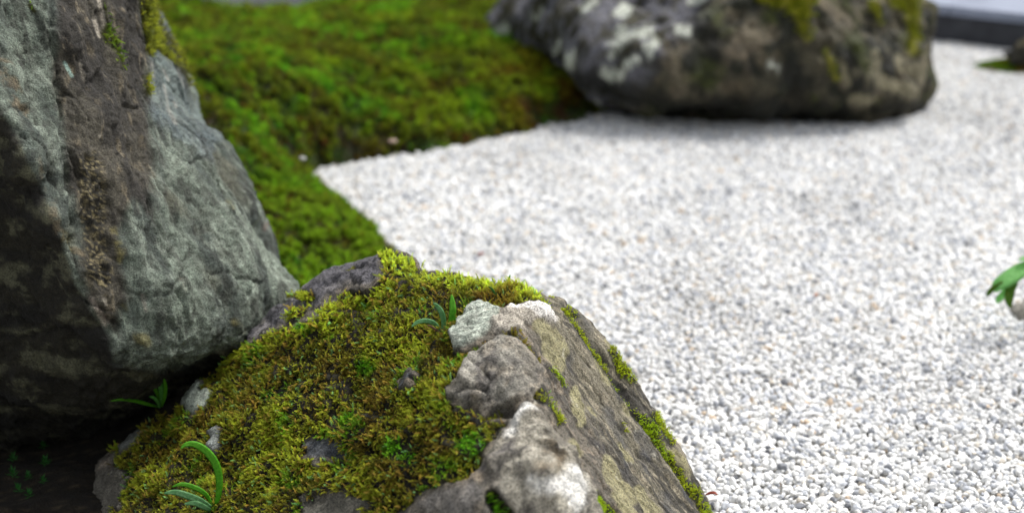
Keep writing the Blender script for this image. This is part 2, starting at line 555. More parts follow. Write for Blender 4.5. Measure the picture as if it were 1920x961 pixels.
# bank height field
bc = [(590, 330, 0.0), (740, 480, 0.0), (700, 432, 0.0), (640, 384, 0.0), (700, 303, 0.0), (800, 291, 0.0), (900, 272, 0.0), (1000, 252, 0.0), (1130, 216, 0.0),
      (640, 430, .045), (560, 350, .05), (600, 450, .05), (520, 500, .05), (520, 400, .075), (560, 260, .09), (480, 300, .13),
      (640, 260, .07), (700, 240, .075), (800, 230, .065), (900, 200, .075), (1000, 190, .07), (1080, 190, .055), (1040, 165, .085), (1120, 203, .03), (440, 230, .19), (500, 180, .20),
      (560, 130, .20), (400, 130, .245), (650, 180, .125), (700, 130, .15), (800, 130, .14), (900, 100, .16), (960, 60, .18), (1000, 120, .12), (330, 60, .235),
      (350, 20, .20), (500, 60, .19), (600, 25, .165), (700, 18, .16), (800, 40, .20), (900, 20, .20), (980, -30, .19), (1060, 60, .17)]
bcp = np.array([[*atz(a, b, z)[:2], z] for a, b, z in bc])
far = [(-3, 1, 0), (-1, 1.4, -.01), (-.9, 2.0, -.01), (-.5, 2.2, -.01), (-.45, 2.5, .0), (-.2, 2.3, -.01), (-1.5, 3, .12), (-2, 4.2, .26), (-3, 5, .22), (-4, 6.5, .1), (-2, 6.6, .04), (-1.2, 6.6, .04), (-.6, 6.6, .04),
       (-.9, 6.7, .03), (-.3, 6.5, .05), (.2, 6.2, .09), (.9, 5.6, .08), (-1.5, 6.0, .07), (-1, 6.0, .07), (-.4, 6.0, .08), (-1.9, 5.5, .12), (-1.2, 5.6, .12)]
bcp = np.vstack([bcp, far])
bank_f = rbf(bcp[:, :2], bcp[:, 2], 0.15, 1e-3)

def edge_noise(p3):
    return 0.016 * noise(p3, 22, 3) + 0.014 * noise(p3, 9, 4) + 0.009 * noise(p3, 55, 5)

def bank_z(xy):
    p3 = np.c_[xy, np.zeros(len(xy))]
    b = bank_f(xy)
    sdv = sdpoly(xy[:, 0], xy[:, 1], BANK)
    sdv = sdv + edge_noise(p3)
    m = sstep(0.0, 0.035, sdv)
    und = 0.038 * fbm(p3 * [1, 1.6, 1], 4.0, 3, 20) + 0.013 * fbm(p3, 14, 3, 25)
    fade = sstep(0, 0.25, sdv)
    z = np.maximum(b, 0.0) + und * fade + 0.018 * m - 0.022 * (1 - m)
    z = np.where(sdv > .03, np.maximum(z, .003), z)
    return np.where(sdv > -0.05, z, -0.06), sdv

nx, ny = 420, 620
xs = np.linspace(-3.4, 1.3, nx); ys = 1.3 + (np.linspace(0, 1, ny) ** 1.15) * 5.6
gx, gy = np.meshgrid(xs, ys, indexing='ij')
xy = np.stack([gx.ravel(), gy.ravel()], 1)
bz, bsd = bank_z(xy)
Vb = np.c_[xy, bz]
Fb = gridfaces(nx, ny)
Fb = Fb[(bsd[Fb] > -0.03).any(1)]
keep = np.zeros(len(Vb), bool); keep[Fb.ravel()] = True
idx = -np.ones(len(Vb), int); idx[keep] = np.arange(keep.sum())
Vb = Vb[keep]; Fb = idx[Fb]

def bank_colour(P):
    """moss colours: vivid green, olive yellow, rusty brown, dark patches"""
    n1 = fbm(P * [1, 1.5, 1], 3.2, 4, 31); n2 = fbm(P * [1, 1.3, 1], 9, 3, 36); n3 = noise(P, 40, 41)
    px, py, d = proj(P)
    olive = lin(108, 124, 22); green = lin(80, 136, 24); dark = lin(34, 40, 12); brown = lin(78, 56, 22)
    c = np.tile(olive, (len(P), 1))
    c = mixc(c, green, sstep(-0.15, 0.2, n1 + 0.4 * n2 + 0.02))
    c = mixc(c, lin(58, 128, 24), sstep(0.18, 0.42, noise(P * [1, 1.4, 1], 5, 42) + .3 * n2) * .8 * sstep(1000, 700, px))
    c = mixc(c, brown, sstep(-0.10, 0.18, fbm(P * [1, 1.7, 1], 6, 3, 47) + .2 * n3) * 0.85)
    c = mixc(c, dark, sstep(0.0, 0.22, fbm(P * [1.6, 1, 1], 5, 3, 44) + 0.3 * n3 + .2 * n2) * 0.7)
    # a drier rusty margin by the far boulder and next to the left one
    c = mixc(c, lin(96, 52, 16), sstep(0.0, 0.3, noise(P, 9, 50) + 0.1) * sstep(150, 60, np.hypot(px - 1030, py - 175)) * .8)
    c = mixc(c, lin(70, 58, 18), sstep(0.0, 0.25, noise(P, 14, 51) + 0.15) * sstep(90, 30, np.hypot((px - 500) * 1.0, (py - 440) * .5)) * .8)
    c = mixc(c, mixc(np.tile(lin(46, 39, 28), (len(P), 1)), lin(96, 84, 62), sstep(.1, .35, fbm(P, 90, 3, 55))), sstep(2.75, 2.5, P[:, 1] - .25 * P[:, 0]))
    return c

M_BANK = rock_mat('moss_bank_soil', 0.6, 1.2, 0.95, speck=0.6)
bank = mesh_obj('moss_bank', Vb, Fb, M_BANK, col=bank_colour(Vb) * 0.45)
tag(bank, 'low earth bank rising from the gravel, covered in green moss', kind='structure')

# ================================================================== FOREGROUND ROCK (height field over its footprint)
fc = [  # px, py, z : crest at the back
    (462, 622, .225), (505, 577, .26), (560, 543, .285), (620, 510, .312), (700, 487, .338), (760, 487, .35), (860, 515, .36), (940, 537, .358), (1000, 548, .352), (1040, 553, .343),
    (1075, 575, .325), (1110, 608, .298), (1150, 650, .262), (1200, 718, .205), (1240, 785, .152), (1290, 872, .088), (1330, 955, .03), (1370, 1040, -.02),
    # ridge running towards the camera
    (900, 600, .362), (950, 583, .366), (1000, 590, .36), (1035, 610, .34), (985, 640, .345), (880, 690, .338), (930, 670, .348), (960, 720, .330), (860, 740, .322), (950, 765, .305),
    (985, 765, .312), (1010, 810, .295), (960, 840, .288), (1020, 870, .275), (1080, 920, .243), (1000, 930, .262), (900, 880, .274), (1100, 970, .222),
    # right face
    (1060, 680, .300), (1050, 760, .280), (1100, 720, .262), (1100, 820, .232), (1150, 780, .215), (1150, 880, .185), (1200, 850, .150), (1230, 930, .105), (1180, 960, .150), (1160, 730, .22),
    # moss slope
    (640, 545, .315), (700, 560, .325), (800, 560, .345), (850, 610, .343), (600, 600, .29), (700, 640, .300), (800, 660, .315), (540, 640, .25), (620, 700, .255), (740, 720, .296),
    (500, 700, .215), (440, 680, .195), (840, 790, .298), (760, 790, .272), (660, 790, .235), (560, 790, .21), (460, 780, .18), (400, 730, .165), (360, 740, .155), (330, 770, .12),
    (880, 830, .290), (820, 870, .265), (720, 880, .232), (620, 880, .195), (520, 880, .165), (420, 870, .13), (330, 830, .10), (260, 810, .085), (215, 835, .05), (240, 880, .06),
    (180, 900, .015), (145, 955, -.02), (240, 961, .055), (340, 940, .095), (450, 961, .13), (600, 961, .17), (740, 961, .205), (860, 955, .242),
    # below the frame, falling to the ground
    (150, 1080, -.03), (300, 1080, .04), (500, 1100, .10), (700, 1120, .14), (900, 1120, .17), (1050, 1150, .15), (1200, 1150, .06), (1350, 1180, -.03),
    (1000, 1400, -.04), (800, 1420, -.05), (500, 1400, -.06), (250, 1300, -.06), (1250, 1350, -.06)]
fcp = np.array([[*atz(a, b, z)[:2], z] for a, b, z in fc])
# behind the crest the rock drops away
back = []
for a, b, z in fc[:12]:
    p = atz(a, b, z)
    for dy, dz in ((.05, .045), (.10, .13), (.17, .26), (.26, .42)):
        back.append((p[0] * (1 + dy * .6), p[1] + dy, max(z - dz, -.06)))
for a, b, z in fc[12:18]:
    p = atz(a, b, z)
    for dx, dz in ((.035, .07), (.08, .18), (.16, .3)):
        back.append((p[0] + dx, p[1] + dx * .5, max(z - dz, -.06)))
p = atz(215, 835, .05)
back += [(-.72, 2.25, -.06), (-.68, 1.9, -.06), (-.55, 2.35, -.05), (p[0] - .1, p[1] + .1, -.04), (-.6, 1.6, -.06), (.5, 1.5, -.06), (.5, 2.0, -.06), (.42, 2.3, -.06)]
fcp = np.vstack([fcp, back])
fr_f = rbf(fcp[:, :2], fcp[:, 2], 0.012, 2e-4)
nx, ny = 570, 600
xs = np.linspace(-.70, .44, nx); ys = np.linspace(1.14, 2.34, ny)
gx, gy = np.meshgrid(xs, ys, indexing='ij')
xy = np.stack([gx.ravel(), gy.ravel()], 1)
Vf = np.c_[xy, fr_f(xy)]
Ff = gridfaces(nx, ny)
Nf = vnormals(Vf, Ff)
fpx, fpy, fd = proj(Vf)

REG_A = [(440, 640), (466, 600), (500, 570), (560, 536), (620, 500), (700, 478), (718, 486), (712, 520), (690, 532), (650, 530), (615, 553), (602, 578), (560, 588), (520, 600), (478, 628)]
MOSS = [(712, 470), (760, 470), (860, 490), (960, 520), (1045, 545), (1040, 558), (1000, 557), (982, 572), (945, 580), (900, 572), (862, 606), (846, 640), (852, 656), (880, 652), (930, 632),
        (962, 632), (950, 642), (905, 648), (880, 668), (862, 705), (838, 735), (845, 752), (900, 772), (955, 772), (955, 790), (925, 835), (900, 870), (880, 905), (820, 906), (780, 938),
        (735, 965), (735, 1300), (200, 1300), (190, 935), (212, 868), (225, 800), (285, 770), (322, 722), (396, 660), (448, 628), (478, 630), (520, 602), (560, 590), (604, 580), (618, 555), (652, 532), (692, 534), (714, 522)]
HOLES = [[(330, 725), (372, 716), (402, 728), (392, 750), (362, 775), (340, 762)], [(214, 812), (240, 790), (268, 797), (272, 826), (240, 838), (216, 846)],
         [(388, 804), (412, 798), (418, 826), (404, 846), (390, 834)], [(742, 708), (768, 694), (778, 706), (758, 724), (742, 726)], [(568, 822), (610, 816), (640, 826), (628, 846), (590, 862), (572, 850)],
         [(560, 930), (640, 915), (690, 930), (660, 975), (560, 975)], [(140, 905), (215, 880), (250, 880), (235, 925), (200, 975), (120, 975)]]
WEDGE = [(846, 655), (850, 628), (866, 603), (890, 580), (918, 574), (937, 584), (930, 610), (900, 636), (870, 652)]
RIDGE1 = [(920, 610), (950, 583), (990, 572), (1025, 580), (1042, 600), (1030, 606), (1000, 596), (985, 610), (960, 640), (930, 632)]
KNOB = [(838, 742), (862, 735), (858, 712), (882, 672), (908, 650), (950, 642), (985, 662), (1012, 700), (1003, 745), (985, 758), (950, 772), (905, 768), (862, 752)]
RIDGE2 = [(962, 778), (975, 758), (1000, 760), (1022, 790), (1046, 835), (1080, 880), (1112, 930), (1120, 1000), (900, 1000), (905, 930), (925, 900), (905, 868), (925, 830), (945, 800)]

wn = np.c_[fpx, fpy, np.zeros(len(fpx))]
pxn = fbm(Vf, 45, 3, 60) * 14 + fbm(Vf, 12, 2, 63) * 16           # ragged edges for every patch
moss_sd = sdpoly(fpx, fpy, MOSS)
for h in HOLES:
    moss_sd = np.minimum(moss_sd, -np.maximum(sdpoly(fpx, fpy, h), sdpoly(fpx, fpy - 9, h)) + 4 + 9 * noise(Vf, 80, 62))
moss_sd = np.minimum(moss_sd, -sdpoly(fpx, fpy - 16, REG_A) + 1)
moss_sd = np.minimum(moss_sd, -np.maximum(sdpoly(fpx, fpy - 7, KNOB), np.maximum(sdpoly(fpx, fpy - 5, WEDGE), sdpoly(fpx, fpy - 5, RIDGE2))) + 2 + 10 * noise(Vf, 70, 61))
moss_sd = moss_sd + pxn * 0.7
extra = capsules(fpx, fpy, [(858, 668, 905, 648, 7, 7), (905, 648, 962, 634, 7, 5), (845, 760, 900, 778, 5, 8), (900, 778, 950, 776, 8, 5),  # strips of moss along the seam of the right face
    (1062, 576, 1085, 592, 7, 5), (1075, 598, 1100, 640, 7, 9), (1100, 640, 1118, 668, 8, 6), (1118, 668, 1150, 715, 5, 4), (1150, 715, 1190, 762, 4, 4), (1150, 660, 1175, 695, 12, 12),
    (1168, 690, 1190, 712, 9, 5), (1190, 762, 1230, 812, 5, 9), (1205, 780, 1225, 805, 10, 12), (1228, 775, 1262, 828, 7, 7), (1232, 822, 1256, 856, 8, 5), (1256, 850, 1290, 905, 5, 5),
    (1298, 908, 1330, 960, 7, 7), (1034, 690, 1058, 714, 6, 5), (1008, 742, 1045, 790, 9, 6), (972, 648, 1004, 680, 10, 9), (1108, 938, 1145, 972, 12, 14), (928, 936, 950, 962, 20, 22),
    (1166, 790, 1176, 806, 3, 3), (700, 494, 640, 508, 3, 2), (540, 546, 582, 552, 9, 7), (500, 560, 540, 552, 3, 5), (545, 588, 580, 572, 9, 7), (1002, 560, 1030, 572, 4, 3)])
extra = extra + pxn * 0.25
moss_sd = np.maximum(moss_sd, extra)
front = sstep(-0.15, 0.05, (Nf * ((CAM - Vf) / np.linalg.norm(CAM - Vf, axis=1, keepdims=True))).sum(1))
mossm = sstep(-2, 5, moss_sd) * front

# geometry relief
face_r = sstep(-30, 30, (fpx - 1010) * 0.79 - (fpy - 600) * 0.40)   # the bedded right-hand face
dirv = atz(1300, 961, .05) - atz(1010, 590, .35); dirv /= np.linalg.norm(dirv)
t1 = np.cross(dirv, [0, 0, 1]); t1 /= np.linalg.norm(t1); t2 = np.cross(dirv, t1)
bedc = np.stack([Vf @ dirv * 0.16, Vf @ t1, Vf @ t2], 1)
fh1, fe1, fr1 = facets(Vf, 14, 2); fh2, fe2, fr2 = facets(Vf + 0.01 * noise(Vf, 30)[:, None], 42, 3)
bh, be, br = facets(bedc, 34, 5)
disp = 0.009 * plan(Vf, 9, 2, 4, .5) * (1 - mossm) * (1 - .5 * face_r) + 0.0022 * plan(Vf, 45, 3, 2) * (1 - mossm) + 0.0035 * plan(bedc, 26, 5, 2) * face_r * (1 - mossm)
disp += 0.0020 * fbm(bedc, 80, 4, 70, ridged=True) * face_r + 0.0022 * fbm(Vf, 110, 3, 75, .6) * (1 - .5 * mossm)
disp += 0.006 * fbm(Vf, 7, 2, 77)
disp += (1 - mossm) * (0.0028 * steps(Vf @ t1, 38, Vf, 130) + .0012 * steps(Vf @ t1, 120, Vf, 133) * sstep(-.3, .2, noise(Vf, 12, 135)))
def rise(poly, h, w=14, n=.5):
    return h * sstep(-3, w, sdpoly(fpx, fpy, poly) + pxn * n)
def ledge(poly, h, cx, cy, fade=110, w=9, n=.45):
    """outcrop standing proud on its moss side and running out into the bedded face on the other"""
    u_ = (fpx - cx) * .85 - (fpy - cy) * .5
    return rise(poly, h, w, n) * (1 - sstep(0, fade, u_))
KN2 = KNOB[:5] + [(960, 640), (1120, 660), (1150, 780), (1060, 800)] + KNOB[8:]
RD2 = [(962, 778), (975, 758), (1000, 752), (1150, 760), (1280, 1000), (900, 1000), (905, 930), (925, 900), (905, 868), (925, 830), (945, 800)]
rocky = np.clip(.25 * rise(WEDGE, 1, 9) + rise(RIDGE1, 1, 9) + rise(KNOB, 1, 9) + rise(RIDGE2, 1, 9), 0, 1)
disp += rise(WEDGE, .007, 6, .2) + ledge(RIDGE1, .005, 990, 600, 60, 8, .25) + ledge(KN2, .005, 945, 700, 110, 10, .5) + ledge(RD2, .006, 1000, 850, 110, 12, .6)
def tent(poly, h, w):
    dd = np.full(len(fpx), -1e9)
    dd = capsules(fpx, fpy, [(*a_, *b_, 0, 0) for a_, b_ in zip(poly[:-1], poly[1:])])
    return h * np.clip(1 + (dd + 3 * noise(Vf, 60, 140)) / w, 0, 1)
disp += tent([(985, 768), (1000, 800), (1012, 850), (1050, 900), (1085, 970)], .009, 40)
disp += tent([(900, 658), (962, 650), (1000, 690), (1030, 780)], .004, 30) + tent([(945, 586), (1000, 576), (1036, 598)], .006, 22) + tent([(852, 640), (892, 584), (926, 577)], .005, 20)
disp -= .006 * sstep(-6, 8, capsules(fpx, fpy, [(850, 752, 905, 770, 4, 5), (905, 770, 960, 774, 5, 6)]))
qh, qe, qr = facets(Vf + .012 * np.stack([noise(Vf, 25, 151), noise(Vf, 25, 152), noise(Vf, 25, 153)], 1), 13, 44)
q2h, q2e, q2r = facets(Vf * [1, .6, 1] + .006 * np.stack([noise(Vf, 60, 154), noise(Vf, 60, 155), noise(Vf, 60, 156)], 1), 38, 45)
crack = (1 - sstep(0, .05, qe)) * sstep(.0, .3, noise(Vf, 9, 157)) + .4 * (1 - sstep(0, .06, q2e)) * sstep(.15, .4, noise(Vf, 14, 158))
disp -= .0030 * crack * (1 - mossm)
disp += rocky * (.0035 * plan(Vf, 55, 46, 2) + .0015 * (qr - .5) + .0010 * (q2r - .5))
disp += rocky * (.006 * plan(Vf, 12, 48, 4, .55) + .0035 * fbm(Vf, 60, 4, 43, .6, ridged=True))
disp += mossm * (-0.006 + 0.016 * fbm(Vf, 20, 3, 80) + 0.008 * noise(Vf, 60, 83)) * np.where((fpx > 1010) & (fpy > 560), .35, 1)
# hollows in the moss slope
for a, b, r_, h in ((325, 768, 20, .035), (640, 850, 38, .018), (700, 835, 30, .022), (560, 560, 40, .004), (890, 760, 30, .012), (860, 800, 40, .012), (300, 790, 24, .02), (520, 830, 30, .012), (840, 655, 12, .012), (670, 560, 24, .008)):
    disp -= h * sstep(1.0, 0.2, np.hypot(fpx - a, (fpy - b) * 1.4) / r_)
# the seam along which moss grows on the right face: a step
seam = capsules(fpx, fpy, [(1062, 572, 1110, 645, 3, 3), (1110, 645, 1190, 765, 3, 3), (1190, 765, 1330, 965, 3, 3)])
disp -= 0.006 * sstep(-8, 2, seam)
Vf = Vf + Nf * disp[:, None]
Nf = vnormals(Vf, Ff)

# colours (what the stone itself is made of)
def pm(poly, w=6, n=.6):
    return sstep(-w, w, sdpoly(fpx, fpy, poly) + pxn * n)
n1 = fbm(Vf, 18, 4, 90); n2 = fbm(Vf, 60, 4, 95); nb = fbm(bedc, 60, 4, 99); nb2 = fbm(bedc, 22, 3, 104)
c = np.tile(lin(104, 98, 88), (len(Vf), 1))
c = mixc(c, lin(66, 62, 58), sstep(-.1, .25, n1))
c = mixc(c, lin(150, 136, 118), sstep(.0, .35, n2 + .4 * n1) * .7)
cf = np.tile(lin(116, 110, 94), (len(Vf), 1))
cf = mixc(cf, lin(62, 59, 53), sstep(-.08, .2, nb + .5 * nb2) * .9)
cf = mixc(cf, lin(160, 150, 130), sstep(.08, .3, fbm(bedc, 150, 3, 108) - .2 * n1) * .7)
cf = mixc(cf, lin(70, 72, 80), sstep(.0, .3, n1) * .5)
c = c * (1 - face_r[:, None]) + cf * face_r[:, None]
c = mixc(c, lin(96, 94, 100), pm(REG_A)); c = mixc(c, lin(150, 145, 145), pm(REG_A) * sstep(.0, .4, n1 + n2 * .5) * .6)
c = mixc(c, lin(184, 190, 178), pm(WEDGE, 3, .2)); c = mixc(c, lin(124, 134, 124), pm(WEDGE, 3, .2) * sstep(.0, .2, fbm(Vf, 150, 3, 97)) * .8)
c = mixc(c, lin(186, 178, 166), pm(RIDGE1) * .85); c = mixc(c, lin(232, 228, 224), pm(RIDGE1) * sstep(1, 8, capsules(fpx, fpy, [(960, 582, 1000, 578, 8, 9), (1000, 578, 1038, 600, 9, 6)]) + 6 + pxn * .3))
KP = pm(KNOB, 20, 1.6) * (1 - sstep(-10, 70, (fpx - 945) * .85 - (fpy - 700) * .5 + pxn))
c = mixc(c, lin(164, 160, 150), KP * .85); c = mixc(c, lin(74, 70, 70), KP * sstep(.02, .2, n1 + .3 * nb2) * .75)
c = mixc(c, lin(184, 174, 158), KP * sstep(.02, .3, n2 - .2 * n1) * .75)
RP = pm(RIDGE2, 24, 1.6) * (1 - sstep(10, 90, (fpx - 1000) * .85 - (fpy - 850) * .5 + pxn))
c = mixc(c, lin(176, 170, 156), RP * .85); c = mixc(c, lin(72, 68, 66), RP * sstep(-.02, .2, fbm(Vf, 30, 4, 93)) * .8); c = mixc(c, lin(176, 170, 158), RP * sstep(.05, .3, n2) * .6)
c = mixc(c, lin(236, 234, 230), sstep(-.6, -.2, n2 + n1) * sstep(-8, 8, capsules(fpx, fpy, [(965, 790, 990, 775, 12, 16), (965, 800, 950, 830, 12, 10), (1000, 900, 1060, 915, 9, 18), (1060, 915, 1062, 961, 18, 14), (990, 895, 1010, 905, 6, 8)]) + pxn * .9) * .95)
c = mixc(c, lin(118, 96, 62), sstep(-4, 8, capsules(fpx, fpy, [(1010, 875, 1030, 878, 14, 12), (1005, 850, 1015, 862, 8, 8), (1000, 812, 1012, 830, 5, 5)]) + pxn * .9) * .5)
c = mixc(c, lin(78, 74, 80), sstep(-6, 10, capsules(fpx, fpy, [(960, 850, 905, 880, 10, 9), (975, 870, 978, 880, 5, 5)]) + pxn * .6) * .85)
c = mixc(c, lin(40, 37, 32), np.clip(crack, 0, 1) * .7)
c = c * (1 + .25 * (q2r - .5) * rocky)[:, None]
# flat crusts of lichen on the right face
LICH = capsules(fpx, fpy, [(1030, 630, 1045, 660, 14, 22), (1045, 660, 1052, 680, 22, 14), (1010, 612, 1020, 622, 12, 12), (1085, 730, 1092, 790, 9, 7), (1140, 880, 1172, 935, 16, 17), (1198, 920, 1222, 970, 10, 14),
                            (1168, 832, 1182, 858, 4, 5), (1180, 845, 1188, 862, 4, 3), (1140, 856, 1150, 880, 4, 8), (1105, 640, 1120, 680, 3, 3), (1125, 690, 1140, 720, 3, 3), (1140, 640, 1152, 660, 7, 8),
                            (1070, 830, 1082, 850, 5, 6), (1150, 930, 1180, 970, 10, 12), (1262, 848, 1290, 890, 5, 4), (1110, 760, 1122, 775, 3, 3), (1172, 758, 1180, 775, 3, 3)])
lm = sstep(-2, 2, LICH + 1.5 + pxn * .18) * (1 - mossm)
c = mixc(c, lin(150, 144, 110), lm * .92); c = mixc(c, lin(120, 112, 80), lm * sstep(0, .4, n2) * .4)
for poly, col_ in ((HOLES[0], lin(168, 178, 166)), (HOLES[1], lin(136, 140, 134)), (HOLES[2], lin(140, 146, 142)), (HOLES[6], lin(104, 100, 90)), (HOLES[4], lin(74, 78, 84)), (HOLES[3], lin(64, 68, 74)), (HOLES[5], lin(88, 86, 78))):
    c = mixc(c, col_, pm(poly, 5, .3) * .95)
c = mixc(c, lin(126, 122, 118), sstep(-8, 8, capsules(fpx, fpy, [(790, 945, 880, 930, 14, 24), (850, 960, 900, 975, 20, 20)]) + pxn) * .8)
# sparse pale crust dots and dark pits
dots = facets(Vf, 140, 9)
c = mixc(c, lin(190, 186, 172), (dots[2] > .9) * sstep(.10, .25, dots[1]) * sstep(-.1, .3, n1) * (1 - mossm) * .5)
humus = mixc(np.tile(lin(24, 21, 10), (len(Vf), 1)), lin(50, 46, 16), sstep(-.1, .4, n2))
c = c * (1 - mossm[:, None]) + humus * mossm[:, None]

M_FROCK = rock_mat('weathered_grey_brown_stone', 1.0, 1.0, 0.7)
floc = np.array([-.1, 1.75, 0.0])
Fk = Ff[(Vf[Ff, 2] > -0.035).any(1)]
kp = np.zeros(len(Vf), bool); kp[Fk.ravel()] = True
ii = -np.ones(len(Vf), int); ii[kp] = np.arange(kp.sum())
frock = mesh_obj('mossy_rock', Vf[kp], ii[Fk], M_FROCK, loc=floc, col=c[kp])
tag(frock, 'sharp-focused foreground rock with moss on its left slope and a bare bedded right face', 'rock')

# moss shoots on the foreground rock
sr = np.random.default_rng(3)
M_MOSS = inst_mat('feather_moss', 0.3, 0.55, 0.25, 0.3, 5, tip=.75)
P_FEATHER = proto_collection('moss_shoot', [feather_shoot(sr, b, 12) for b in (0, 0, 3, 4, 0, 3)], M_MOSS)
fn_ = Nf[:, 2].clip(.25, 1)
vis = (fpy > 440) & (fpy < 1030) & (fpx > 60) & (fpx < 1400)
w = mossm * (mossm > .35) * vis * (fd < 2.6) * (1 / fn_)
w = w * np.where((fpx > 1010) & (fpy > 560), 2.5, 1) * (0.42 + 0.58 * sstep(-.15, .12, fbm(Vf, 28, 3, 120)))
w /= w.sum()
NS = 43000
pick = rng.choice(len(Vf), NS, p=w)
P = Vf[pick] + rng.uniform(-.001, .001, (NS, 3)) + Nf[pick] * rng.uniform(-.001, .002, (NS, 1))
Np = Nf[pick]
ppx, ppy, pd_ = fpx[pick], fpy[pick], fd[pick]
field = np.stack([noise(P, 10, 130), noise(P, 10, 133), noise(P, 10, 136)], 1)
down = np.array([-.35, -.8, -.1])
D = Np * 0.6 + down * 0.65 + field * 0.9 + rng.normal(size=(NS, 3)) * 0.38 + np.array([0, 0, .25])
low = (D * Np).sum(1); D = D + Np * np.clip(.15 - low, 0, 1)[:, None]
rot = axis_euler(D)
crest = sstep(36, 8, np.abs(ppy - (487 + .215 * (ppx - 740) * (ppx > 740))) ) * (ppx > 700) * (ppx < 1050)
strip = sstep(50, 20, sdpoly(ppx, ppy, REG_A) * -1) * (ppy > 520)
hb = fbm(P, 9, 3, 140)
bright = np.clip(np.maximum(crest, strip * .7) + sstep(.0, .35, hb) * .45, 0, 1)
rface = ((ppx > 1010) & (ppy > 560)).astype(float)
L_ = np.where(rng.random(NS) < .4, rng.uniform(.004, .008, NS), rng.uniform(.008, .0150, NS)) * (.85 + .40 * bright) * (1 - .15 * crest) * np.where(rface > .5, .55, 1)
scl = np.stack([L_ * .9, L_ * .9, L_], 1)
yel = lin(180, 184, 62); oli = lin(116, 116, 34); brn = lin(100, 76, 32); grn = lin(88, 140, 30); drk = lin(52, 58, 20); blu = lin(120, 160, 120)
cc = np.tile(oli, (NS, 1))
cc = mixc(cc, brn, sstep(-.12, .22, fbm(P, 14, 3, 150) + .02) * (1 - .8 * bright) * .8)
cc = mixc(cc, drk, sstep(.05, .35, fbm(P, 11, 2, 153)) * .6 * (1 - bright))
cc = mixc(cc, yel, bright * .85); cc = mixc(cc, lin(200, 202, 96), crest * (rng.random(NS) < .5) * .7)
cc = mixc(cc, grn, sstep(.30, .45, noise(P, 22, 156)) * .6 * (1 - crest))
cc = mixc(cc, lin(168, 160, 64), (rng.random(NS) < .22).astype(float) * .7)
cc = mixc(cc, lin(166, 132, 72), (rng.random(NS) < .14).astype(float) * (1 - crest) * .8)
gspots = capsules(ppx, ppy, [(675, 680, 690, 685, 16, 14), (740, 840, 760, 850, 20, 14), (880, 820, 900, 830, 26, 18), (640, 790, 660, 780, 10, 8), (560, 610, 575, 615, 8, 8), (1108, 938, 1145, 972, 12, 14),
                             (928, 936, 950, 962, 20, 22), (1034, 690, 1058, 714, 8, 8), (905, 662, 885, 668, 9, 9), (1150, 715, 1190, 762, 6, 6), (1205, 780, 1225, 805, 10, 12), (1232, 822, 1256, 856, 8, 5)])
cc = mixc(cc, lin(84, 140, 22), sstep(-6, 6, gspots) * .85)
cc = mixc(cc, lin(172, 178, 34), rface * .7)
cc = mixc(cc, lin(132, 98, 40), sstep(-4, 6, capsules(ppx, ppy, [(972, 648, 1004, 680, 10, 9), (900, 640, 960, 630, 6, 6), (900, 560, 960, 552, 12, 12)])) * .7)
cc = mixc(cc, blu, (rng.random(NS) < .035).astype(float) * .8)
cc = cc * rng.uniform(.65, 1.55, (NS, 1)) * [1.08, 1.14, 1.0]
fm = scatter('moss', P, rot, scl, cc, P_FEATHER, parent=frock, loc=floc)
fm['label'] = 'yellow-green and brown feather moss creeping over the slope'

